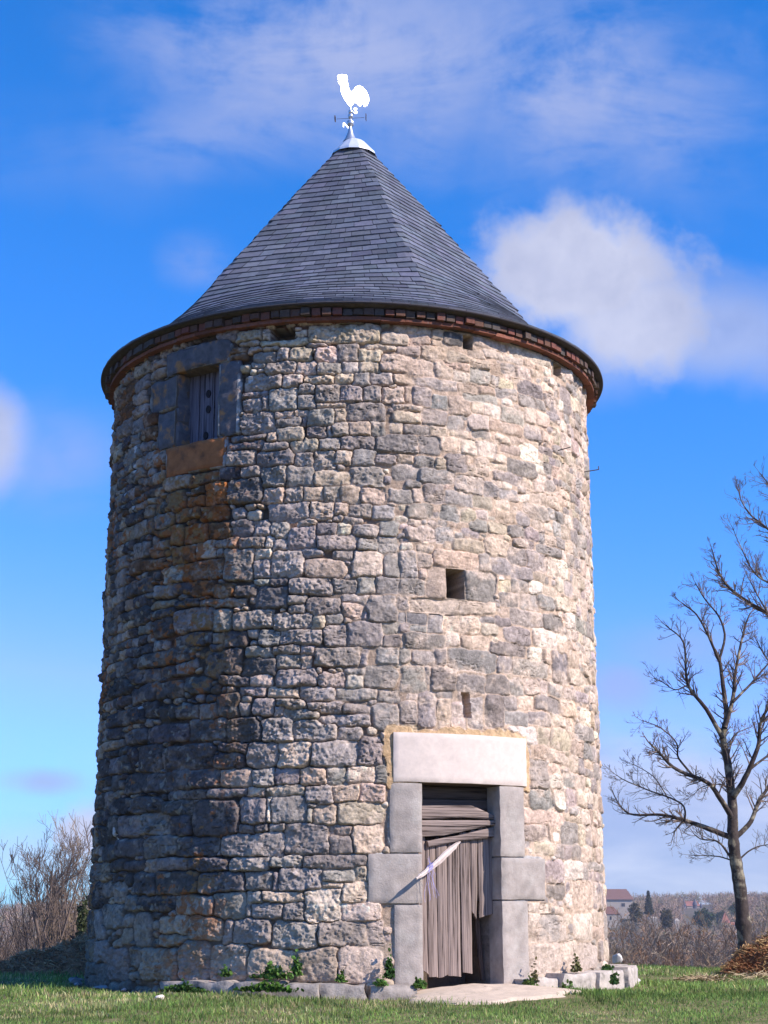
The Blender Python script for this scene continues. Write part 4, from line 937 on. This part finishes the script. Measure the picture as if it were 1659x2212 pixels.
# ================================================================== trees
def grow(P0, D, L_, r0, depth, out, rg, up=.12, split=3, bend=.25, shrink=.62, minr=.003):
    n = 6; P_ = [np.array(P0)]; d = np.array(D)/np.linalg.norm(D)
    for i in range(n):
        d = d+rg.normal(0, bend/ n**.5, 3)*.6; d[2] += up/n*2; d /= np.linalg.norm(d); P_.append(P_[-1]+d*L_/n)
    rr = np.linspace(r0, max(minr, r0*.45), n+1); out.append((np.array(P_), rr, depth))
    if depth <= 0: return
    for k in range(split+rg.integers(0, 3)):
        t = rg.uniform(.25, 1.0); i = min(n-1, int(t*n)); b = P_[i]+(P_[i+1]-P_[i])*(t*n-i)
        dd = P_[i+1]-P_[i]; dd = dd/np.linalg.norm(dd); s_ = np.cross(dd, rg.normal(0, 1, 3)); s_ /= np.linalg.norm(s_)
        a = rg.uniform(.45, 1.0); nd = dd*math.cos(a)+s_*math.sin(a)
        grow(b, nd, L_*shrink*rg.uniform(.6, 1.1)*(1.15-.45*t), max(minr, rr[i]*.6), depth-1, out, rg, up, split, bend, shrink, minr)
def bark_mat(name, a, b, vs=14):
    m = mat(name, a, rough=.95, var=.45, vscale=vs, bump=.6, bscale=30, second=b, sfac=(.5, .66), sscale=5); return m
m_bark = bark_mat('mottled bark with lichen', (.06, .045, .038), (.27, .235, .16))
m_twig = mat('twig bark', (.20, .145, .11), rough=.95, var=.35, vscale=9)
def cp(x, y): return ((1480+x*.6377)/1.15732, (1150+y*.6377)/1.15732)
def smoothline(P_, k=4):
    P_ = np.array(P_, float); n = len(P_); t = np.arange(n); tt = np.linspace(0, n-1, (n-1)*k+1); out = []
    for q in tt:
        i = min(n-2, int(q)); f = q-i; p0, p1, p2, p3 = P_[max(0, i-1)], P_[i], P_[i+1], P_[min(n-1, i+2)]
        out.append(.5*((2*p1)+(p2-p0)*f+(2*p0-5*p1+4*p2-p3)*f*f+(3*p1-p0-3*p2+p3)*f**3))
    return np.array(out)
def limb_tree(name, label, trunk, limbs, Y, seed, rt, twigs=(14, 3, .38), extra_trunk=None, group=None):
    rg = np.random.default_rng(seed); base = at(*cp(*trunk[0]), Y)
    base.z = float(ground(base.x, base.y))
    o = empty(name, base, label=label, cat='tree', group=group)
    tp = [np.array(at(*cp(*q), Y)) for q in trunk]; tp.insert(0, np.array([base.x+.02, base.y, base.z-.1]))
    tb = MB(); TP = smoothline(tp, 5); rr = np.linspace(rt, rt*.62, len(TP)); rr[:3] *= [1.35, 1.2, 1.08]
    rr = rr*(1+.06*rg.normal(0, 1, len(rr))); tb.tube(TP, rr, 12, col=(1, 1, 1)); tb.obj('trunk', m_bark, o, True)
    cb = MB(); tw = MB()
    for pts, r0, r1, dy in limbs:
        n = len(pts); L_ = [np.array(at(*cp(*q), Y+dy*(i/(n-1))**1.0)) for i, q in enumerate(pts)]
        C_ = smoothline(L_, 5); C_ += np.cumsum(rg.normal(0, .006, C_.shape), 0)*.5
        ra = np.linspace(r0*.85, r1*.8, len(C_)); cb.tube(C_, ra, 7)
        length = np.linalg.norm(np.diff(C_, axis=0), axis=1).sum(); cnt = int(length*twigs[0])+2
        for q in range(cnt):
            t = rg.uniform(.18, 1.0)**.8; i = min(len(C_)-2, int(t*(len(C_)-1))); d = C_[i+1]-C_[i]; d /= np.linalg.norm(d)
            s_ = np.cross(d, rg.normal(0, 1, 3)); s_ /= np.linalg.norm(s_); s_[1] *= .8; a = rg.uniform(.5, 1.1); nd = d*math.cos(a)+s_*math.sin(a)
            out = []; grow(C_[i], nd, twigs[2]*rg.uniform(.5, 1.2)*(1.15-.5*t), min(ra[i]*.5, .014), 2 if rg.random() < .6 else 1, out, rg, up=.22, split=twigs[1], bend=.35, shrink=.55, minr=.0022)
            for P_, R2, dep in out: tw.tube(P_, R2, 3 if dep < 2 else 4)
        out = []; grow(C_[-1], C_[-1]-C_[-3], .2, r1*.8, 2, out, rg, up=.1, split=3, bend=.3, shrink=.55, minr=.0022)
        for P_, R2, dep in out: tw.tube(P_, R2, 3)
    c = cb.obj('limbs', m_bark, o, True); tw.obj('twigs', m_twig, o)
    return o
k = .0085
limb_tree('bare_tree', 'bare tree with forked dark limbs behind the sunny straw heap', [(600, 1905), (592, 1800), (583, 1700), (568, 1600), (557, 1520), (552, 1450)], [
    ([(552, 1460), (551, 1380), (545, 1300), (530, 1180), (512, 1080), (525, 1000), (510, 880), (495, 780)], .115, .035, .2),
    ([(495, 785), (455, 690), (410, 610), (350, 560)], .032, .010, -.3),
    ([(498, 790), (520, 700), (500, 620), (440, 540), (405, 480)], .030, .010, .4),
    ([(523, 1050), (552, 940), (560, 850), (580, 740), (600, 660), (625, 600)], .05, .012, .7),
    ([(512, 1090), (450, 980), (400, 920), (370, 860), (358, 720), (290, 650)], .05, .010, -.6),
    ([(380, 880), (330, 900), (280, 870), (245, 855)], .016, .006, -.3),
    ([(552, 1410), (500, 1330), (450, 1265), (330, 1215), (260, 1150), (220, 1105)], .06, .018, -.8),
    ([(405, 1245), (340, 1170), (330, 1110), (270, 1050), (190, 1015)], .024, .008, -.9),
    ([(545, 1480), (440, 1440), (360, 1415), (280, 1395), (150, 1390), (95, 1325)], .06, .010, .5),
    ([(365, 1418), (350, 1350), (230, 1300), (130, 1260), (95, 1240)], .022, .007, -.4),
    ([(300, 1330), (240, 1240), (150, 1190)], .014, .006, .3),
    ([(360, 1412), (340, 1440), (325, 1465)], .018, .012, 0.0),
    ([(563, 1480), (620, 1420), (650, 1340), (690, 1280), (740, 1170), (800, 1080)], .055, .012, .4),
    ([(556, 1320), (600, 1250), (650, 1130), (660, 1030), (700, 960), (760, 900)], .065, .012, -.5),
    ([(620, 1210), (700, 1150), (790, 1080)], .03, .010, .4),
    ([(553, 950), (620, 880), (690, 800), (760, 740)], .03, .010, .5),
    ([(545, 1560), (500, 1500), (430, 1490), (395, 1460)], .026, .006, -.2),
    ([(552, 1570), (480, 1555), (380, 1552)], .018, .005, .6),
    ([(572, 1570), (640, 1520), (720, 1505)], .02, .006, .2),
    ([(530, 1180), (560, 1080), (620, 1050)], .02, .006, .6),
    ([(540, 1290), (500, 1270), (430, 1280), (400, 1310)], .016, .005, .5)], 6.0, 3, .135)
limb_tree('bare_tree', 'second bare tree reaching in at the right edge high above the meadow', [(1010, 1960), (1000, 1700), (985, 1400), (965, 1150), (950, 950)], [
    ([(955, 1000), (900, 720), (800, 640), (690, 600), (560, 520), (500, 440), (470, 340)], .08, .008, .3),
    ([(800, 640), (760, 520), (650, 460), (600, 380), (545, 260)], .03, .006, -.4),
    ([(900, 720), (850, 450), (760, 330), (690, 270), (610, 200), (570, 110)], .05, .006, .5),
    ([(860, 470), (800, 250), (720, 140), (660, 60)], .04, .006, -.2),
    ([(690, 600), (640, 570), (600, 560)], .018, .006, .2),
    ([(950, 950), (860, 860), (760, 840), (690, 780), (640, 690)], .05, .006, .4),
    ([(960, 1100), (850, 1000), (760, 960), (700, 880)], .04, .006, -.4),
    ([(690, 600), (640, 520), (600, 440)], .018, .006, .4),
    ([(950, 950), (970, 600), (990, 300), (960, 0)], .09, .02, 0)], 4.5, 8, .17, twigs=(14, 3, .38))

def wild_tree(seed, h, stems, spread, depth=4, r0=.05, split=3, up=.25, shrink=.66):
    rg = np.random.default_rng(seed); tb = MB(); cb = MB()
    for s_ in range(stems):
        a = rg.uniform(0, 6.28); D = (math.cos(a)*spread, math.sin(a)*spread, 1)
        out = []; grow((rg.normal(0, .12), rg.normal(0, .12), -.2), D, h*rg.uniform(.42, .6), r0*rg.uniform(.6, 1.1), depth, out, rg, up=up, split=split, bend=.25, shrink=shrink, minr=.0035 if h < 6.5 else .006)
        for P_, R2, dep in out: (tb if dep == depth else cb).tube(P_, R2, 6 if dep == depth else 3)
    return tb.mesh('trunk', True), cb.mesh('branches')
m_brown = mat('brown winter twigs', (.30, .17, .09), rough=1, var=.3, vscale=3)
m_tan = mat('tan winter twigs', (.32, .23, .14), rough=1, var=.3, vscale=3)
m_greyt = mat('grey winter twigs', (.34, .25, .17), rough=1, var=.3, vscale=3)
protos = [wild_tree(31+i, 7, [2, 3, 4, 3][i], [.25, .45, .6, .3][i], depth=4, r0=.06, split=3) for i in range(4)]
def plant_tree(name, proto, loc, scale, mt, label, cat='tree', group=None, rot=0):
    o = empty(name, loc, label=label, cat=cat, group=group); o.rotation_euler[2] = rot; o.scale = (scale,)*3
    for nm, me in zip(('trunk', 'branches'), proto):
        key = me.name+mt.name
        if key not in MESHC:
            m2 = me.copy(); m2.materials.clear(); m2.materials.append(mt); MESHC[key] = m2
        c = bpy.data.objects.new(nm, MESHC[key]); COL.objects.link(c); c.parent = o
    return o
MESHC = {}
def HGT(p):
    a = np.empty(len(p[1].vertices)*3, np.float32); p[1].vertices.foreach_get('co', a); return float(np.percentile(a[2::3], 99.8))
def xy_at(px, far):
    d = ray(px, 1950); t = far/d.y; return d.x*t, -DIST+far
# the trees left of the tower
m_lt1 = mat('dark winter bark', (.13, .095, .075), rough=1, var=.3, vscale=3); m_lt2 = mat('light winter bark', (.25, .185, .125), rough=1, var=.3, vscale=3)
lt = [wild_tree(61, 6, 5, .45, 4, .055, 4, .35), wild_tree(62, 6, 4, .10, 4, .04, 4, .45), wild_tree(63, 6, 3, .25, 4, .04, 3, .4)]
for q, (px, far, sc_, p, mt, lb) in enumerate([(150, 42, .98, 0, m_lt1, 'spreading many-stemmed bare tree just left of the tower'), (192, 44, 1.06, 1, m_lt2, 'narrow upright bare tree partly hidden by the left tower wall'),
        (128, 47, .98, 2, m_lt1, 'tan bare tree behind the spreading many-stemmed one'), (-120, 40, 1.05, 2, m_lt2, 'bare tree cut off by the left edge of the picture'), (45, 52, .75, 0, m_lt1, 'low bare tree between the spreading one and the left edge')]):
    x, y = xy_at(px, far); z = float(ground(x, y)); top = {0: 1792, 1: 1762, 2: 1800, 3: 1740, 4: 1985}[q]
    ztop = at(px, top, y).z; plant_tree('bare_tree', lt[p], (x, y, z), (ztop-z)/HGT(lt[p]), mt, lb, rot=q*1.3)
# ivy on a stem there
def leafcloud(name, label, center, rad, n, ls, col, seed, cat='tree', trunk=True, shape=None, mt=None, parent=None):
    r = np.random.default_rng(seed); u = r.normal(0, 1, (n, 3)); u /= np.linalg.norm(u, axis=1)[:, None]; q = r.random(n)**.45
    lump = 1+.28*np.sin(u[:, 0]*5+seed)*np.cos(u[:, 2]*4+seed*2)+.15*np.sin(u[:, 1]*9+seed)
    P_ = u*q[:, None]*lump[:, None]*np.array(rad)
    if shape == 'cone': hh = r.random(n); rr = (1-hh)**.9*(0.55+.45*np.abs(np.sin(hh*26))); a = r.uniform(0, 6.28, n); P_ = np.stack([np.cos(a)*rr*rad[0]*r.random(n)**.4, np.sin(a)*rr*rad[1]*r.random(n)**.4, (hh-.5)*2*rad[2]], -1)
    A = r.normal(0, 1, (n, 3)); A /= np.linalg.norm(A, axis=1)[:, None]; B = np.cross(A, r.normal(0, 1, (n, 3))); B /= np.linalg.norm(B, axis=1)[:, None]
    s_ = ls*r.uniform(.5, 1.4, (n, 1)); c = P_+np.array(center)
    V = np.stack([c-A*s_, c-B*s_*.5, c+A*s_, c+B*s_*.5], 1).reshape(-1, 3)
    cc = np.array(col)*r.uniform(.5, 1.6, (n, 1)); mb = MB(); mb.add(V, np.arange(n)[:, None]*4+np.array([[0, 1, 2, 3]]), np.repeat(cc, 4, 0))
    if parent is not None: return mb.obj('ivy', m_grass, parent)
    o = empty(name, (center[0], center[1], float(ground(center[0], center[1]))), label=label, cat=cat)
    mb.obj('crown', m_grass, o)
    if trunk: t = MB(); t.tube([(center[0], center[1], float(ground(center[0], center[1]))-.3), (center[0], center[1], center[2]+rad[2]*.3)], [rad[0]*.07, rad[0]*.03], 6, (.08, .06, .05)); t.obj('trunk', m_col, o)
    return o
x, y = xy_at(180, 41); p = at(178, 1990, y)
leafcloud('ivy_clump', 'ivy covered stump among the bare trees left of the tower', (p.x, p.y, p.z), (.16, .16, .55), 900, .045, (.07, .085, .035), 3, cat='ivy')
# scrub behind both ends of the meadow
def scrub(name, label, px0, px1, far0, far1, n, hgt, cols, seed, cat='scrub', topf=None):
    r = np.random.default_rng(seed); mb = MB(); far = r.uniform(far0, far1, n); px = r.uniform(px0, px1, n)
    X = []; 
    k = 6; idx = np.repeat(np.arange(n), k); m = n*k
    dx = (px[idx]-829.5)/F_PX; x = far[idx]*(math.sin(YAW)+dx)+r.normal(0, .25, m); y = -DIST+far[idx]+r.normal(0, .25, m)
    z = ground(x, y); h = hgt*r.uniform(.35, 1.15, m)*np.repeat(r.uniform(.5, 1.1, n), k)
    if topf is not None: h = h*topf(px[idx])
    le = r.normal(0, .28, (m, 2))*h[:, None]; w = .011+.00010*far[idx]
    a = r.uniform(0, 6.28, m); d = np.stack([np.cos(a)*w, np.sin(a)*w*.3, 0*a], -1)
    B = np.stack([x, y, z-.05], -1); Mi = B+np.stack([le[:, 0]*.35, le[:, 1]*.35, h*.55], -1); Tp = B+np.stack([le[:, 0], le[:, 1], h], -1)
    V = np.stack([B-d, B+d, Mi+d*.7, Mi-d*.7, Tp], 1).reshape(-1, 3); q = np.arange(m)[:, None]*5
    ci = np.array(cols)[(r.integers(0, len(cols), n))][idx]*r.uniform(.6, 1.35, (m, 1))
    mb.add(V, np.concatenate([q+np.array([[0, 1, 2, 3]]), q+np.array([[3, 2, 4, 4]])]), np.repeat(ci, 5, 0))
    # side twigs
    for rep in range(4):
        t = r.uniform(.3, 1, m)[:, None]; c = B*(1-t)+Tp*t; L_ = (h*.22)[:, None]*r.uniform(.4, 1.2, (m, 1)); dd = r.normal(0, 1, (m, 3)); dd[:, 2] = np.abs(dd[:, 2])+.2; dd /= np.linalg.norm(dd, axis=1)[:, None]
        e = c+dd*L_; V = np.stack([c-d*.6, c+d*.6, e], 1).reshape(-1, 3); mb.add(V, np.arange(m)[:, None]*3+np.array([[0, 1, 2]]), np.repeat(ci*r.uniform(.8, 1.3, (m, 1)), 3, 0))
    return tag(mb.obj(name, m_col), kind='stuff', label=label, cat=cat)
BR = [(.34, .20, .11), (.24, .22, .07), (.40, .26, .13), (.26, .16, .09), (.36, .16, .08), (.30, .27, .08), (.46, .33, .15)]
scrub('hedge_scrub', 'low brown scrub beyond the shaded straw heap', -400, 260, 31, 46, 4200, 1.15, BR, 5)
scrub('hedge_scrub', 'brown and grey thorny scrub below the right edge of the meadow', 1240, 2100, 31, 52, 5500, .95, BR, 6)
# ---- single trees in the thicket, right
rr_ = random.Random(4); mts = [m_brown, m_greyt, m_tan, m_greyt, m_brown]
spots = []
for i in range(46):
    px = 1250+(i*0.5 % 1)*0+rr_.random()*640; far = rr_.choice([45, 60, 75, 95, 120])*rr_.uniform(.9, 1.1)
    top = 2018-(far-45)*.6+rr_.uniform(-22, 22)
    if px > 1590: top -= 22
    spots.append((px, far, top))
for i in range(16):
    px = -350+rr_.random()*560; far = rr_.choice([50, 70, 90])*rr_.uniform(.9, 1.1); spots.append((px, far, 2010+rr_.uniform(-40, 25)))
for i, (px, far, top) in enumerate(spots):
    x, y = xy_at(px, far); z = float(ground(x, y)); zt = at(px, top, y).z
    if zt-z < 1.5: continue
    right = i < 46
    plant_tree('thicket_tree', protos[i % 4], (x, y, z), (zt-z)/HGT(protos[i % 4]), mts[i % 5], 'bare leafless tree of the brown thicket right of the tower' if right else 'bare leafless tree of the thicket left of the tower',
               group='bare trees in the thicket right of the tower' if right else 'bare trees in the thicket left of the tower', rot=i*2.1)
# ---- the far hillside
def farwood():
    r = np.random.default_rng(12); mb = MB(); n = 8000
    px = np.concatenate([r.uniform(1150, 2300, n), r.uniform(-900, 1150, n//2)]); n = len(px); far = 170+820*r.random(n)**.8
    dx = (px-829.5)/F_PX; x = far*(math.sin(YAW)+dx); y = -DIST+far; z = ground(x, y)
    keep = np.ones(n, bool)
    for a, b, c, f in CLEAR: keep &= ~((px > a) & (px < b) & (far < f) & (far > f-c))
    px, far, x, y, z = px[keep], far[keep], x[keep], y[keep], z[keep]; n = len(px)
    k = 60; idx = np.repeat(np.arange(n), k); m = n*k
    cr = r.uniform(2.0, 3.6, n)[idx]; ht = r.uniform(5.5, 9, n)[idx]
    u = r.normal(0, 1, (m, 3)); u /= np.linalg.norm(u, axis=1)[:, None]; q = r.random(m)**.4
    c = np.stack([x[idx], y[idx], z[idx]+ht*.6], -1)+u*q[:, None]*np.stack([cr, cr, ht*.42], -1)
    d = u*.8+r.normal(0, .4, (m, 3)); d[:, 2] = np.abs(d[:, 2])*1.3; d /= np.linalg.norm(d, axis=1)[:, None]; L_ = r.uniform(.7, 2.0, (m, 1)); w = np.cross(d, r.normal(0, 1, (m, 3))); w /= np.linalg.norm(w, axis=1)[:, None]; w *= r.uniform(.05, .16, (m, 1))
    V = np.stack([c-d*L_*.5-w, c-d*L_*.5+w, c+d*L_*.6], 1).reshape(-1, 3)
    tc = np.array([(.30, .19, .12), (.32, .22, .14), (.25, .17, .12), (.32, .18, .11), (.17, .16, .07), (.33, .24, .15)])[r.integers(0, 6, n)]*r.uniform(.75, 1.2, (n, 1))
    mb.add(V, np.arange(m)[:, None]*3+np.array([[0, 1, 2]]), np.repeat(tc[idx]*r.uniform(.7, 1.3, (m, 1)), 3, 0))
    return tag(mb.obj('far_wood', m_col), kind='stuff', label='far wooded hillside of bare winter trees on the horizon', cat='wood')
# px range, depth cleared before a building at distance f
CLEAR = [(1290, 1378, 420, 760), (1455, 1525, 300, 905), (1552, 1600, 330, 640), (1400, 1425, 200, 600), (1452, 1470, 200, 560)]
farwood()
m_wallh = mat('pale rendered wall', (.36, .30, .24), rough=.9, var=.12, vscale=1)
m_roofb = mat('brown tiled roof', (.17, .085, .065), rough=.9, var=.25, vscale=2)
m_roofr = mat('red tiled roof', (.33, .13, .09), rough=.9, var=.2, vscale=2)
m_slt = mat('dark slate', (.07, .07, .10), rough=.7, var=.2, vscale=1)
m_pane = mat('dark window opening', (.03, .03, .035), rough=.4, var=.1)
def house(name, label, px0, px1, pe, pb, pr, far, roof='gable', rm=None, wm=None, depth=None, inset=.18, wins=2, cat='house'):
    """px0..px1 wide, eaves at row pe, ridge at row pr, foot at row pb, at this distance"""
    y = -DIST+far; a = at(px0, pe, y); b = at(px1, pe, y); zr = at(px0, pr, y).z; z0 = at(px0, pb, y).z-2; W_ = b.x-a.x; cx = (a.x+b.x)/2; D_ = depth or W_*.8; h = a.z-z0
    o = empty(name, (cx, y+D_/2, z0), label=label, cat=cat)
    mb = MB(); mb.box((cx, y+D_/2, z0+h/2), (W_, D_, h)); mb.obj('wall', wm or m_wallh, o)
    e = W_*.04; x0, x1, y0, y1, z = a.x-e, b.x+e, y-e, y+D_+e, a.z
    mb = MB()
    if roof == 'pyramid': V = [(x0, y0, z), (x1, y0, z), (x1, y1, z), (x0, y1, z), (cx, y+D_/2, zr)]; F = [[0, 1, 4, 4], [1, 2, 4, 4], [2, 3, 4, 4], [3, 0, 4, 4], [3, 2, 1, 0]]
    else: i_ = W_*inset; V = [(x0, y0, z), (x1, y0, z), (x1, y1, z), (x0, y1, z), (x0+i_, y+D_/2, zr), (x1-i_, y+D_/2, zr)]; F = [[0, 1, 5, 4], [1, 2, 5, 5], [2, 3, 4, 5], [3, 0, 4, 4], [3, 2, 1, 0]]
    mb.add(V, F); mb.obj('roof', rm or m_roofr, o)
    for w in range(wins):
        mb = MB(); wx = a.x+W_*(w+.5)/wins; mb.box((wx, y-.02, z-h*.28), (W_*.09, .12, min(1.5, h*.25))); mb.obj('window', m_pane, o)
    return o
house('barn', 'large barn with brown hipped roof beside the tower on the horizon', 1285, 1366, 1943, 1975, 1920, 760, 'gable', m_roofb, inset=.12, wins=2, depth=14, cat='barn')
house('shed', 'small shed with dark red roof below the large barn', 1300, 1338, 1975, 1990, 1958, 520, 'gable', m_roofb, inset=.3, wins=1)
house('manor_house', 'pale manor house with orange roof between the two dark turrets', 1484, 1512, 1957, 1976, 1946, 905, 'gable', m_roofr, inset=.05, depth=12)
house('house', 'low house with dark red roof left of the turreted manor', 1432, 1472, 1958, 1972, 1945, 900, 'gable', m_roofb, inset=.25)
house('pavilion', 'small pink walled pavilion with pointed red roof left of the tree trunk', 1559, 1578, 1994, 2012, 1970, 640, 'pyramid', m_roofr, wins=1)
house('cottage', 'low cottage with red roof between pavilion and tree trunk', 1579, 1600, 1998, 2008, 1992, 645, 'gable', m_roofr, inset=.1, wins=1)
house('cottage', 'small pale gabled cottage below the turreted manor', 1458, 1468, 1990, 2012, 1984, 560, 'gable', m_wallh, inset=.3, wins=1)
house('cottage', 'pale low wall of a roofless cottage in the middle of the thicket', 1402, 1420, 1984, 1994, 1980, 600, 'gable', m_wallh, inset=.1, wins=0)
def turret(px, w, pe, pt, pb, far, label):
    y = -DIST+far-2; a = at(px, pe, y); k = far/F_PX; zt = at(px, pt, y).z; zb = at(px, pb, y).z-3; r = w/2*k
    o = empty('turret', (a.x, y, zb), label=label, cat='turret')
    mb = MB(); mb.lathe([(r, zb), (r, a.z)], 14, c=(a.x, y, 0)); mb.obj('wall', m_slt, o)
    mb = MB(); mb.lathe([(r*1.25, a.z), (r*.6, a.z+(zt-a.z)*.5), (.05, zt)], 14, c=(a.x, y, 0)); mb.obj('roof', m_slt, o)
    return o
turret(1477, 9, 1955, 1940, 1975, 905, 'dark slate turret on the left of the pale manor')
turret(1501, 9, 1955, 1940, 1970, 900, 'dark slate turret rising before the orange manor roof')
turret(1514, 5, 1958, 1948, 1972, 905, 'slim red brown turret at the right end of the manor')
for q, (px, py, wpx, hpx, far, n, col, lb, sh) in enumerate([
    (1401, 1950, 24, 46, 560, 1500, (.07, .075, .05), 'tall dark conifer standing right of the barn', 'cone'),
    (1520, 1985, 44, 34, 600, 2600, (.03, .055, .018), 'round dark green pine before the turreted manor', None),
    (1592, 1965, 34, 28, 700, 2000, (.045, .075, .02), 'rounded green pine above the pointed red roof', None),
    (1556, 1985, 22, 30, 650, 1200, (.05, .06, .035), 'small dark evergreen left of the pointed red roof', None),
    (1372, 1972, 26, 40, 480, 1300, (.10, .09, .055), 'dull green ivy-clad tree below the barn', None),
    (1440, 1985, 24, 40, 420, 1400, (.10, .085, .05), 'dull green tree in the middle of the hillside', None)]):
    y = -DIST+far; c = at(px, py, y); kk = far/F_PX
    leafcloud('evergreen_tree', lb, tuple(c), (wpx/2*kk, wpx/2*kk, hpx/2*kk), n, .55*far/600, col, 50+q, shape=sh)

# ------------------------------------------------------------------ the air between here and the far hill
hz = MB(); hz.box((200, 560, 20), (2600, 1320, 100)); hm = bpy.data.materials.new('pale air'); hm.use_nodes = True
T = NT(hm.node_tree); T.n.remove(T.n['Principled BSDF']); pv = T.node('ShaderNodeVolumePrincipled'); pv.inputs['Density'].default_value = .00018
pv.inputs['Color'].default_value = (.82, .88, 1, 1); T.l.new(pv.outputs[0], T.n['Material Output'].inputs['Volume'])
if HAZE: tag(hz.obj('haze', hm), kind='stuff', label='thin pale air between the meadow and the far hill', cat='haze')
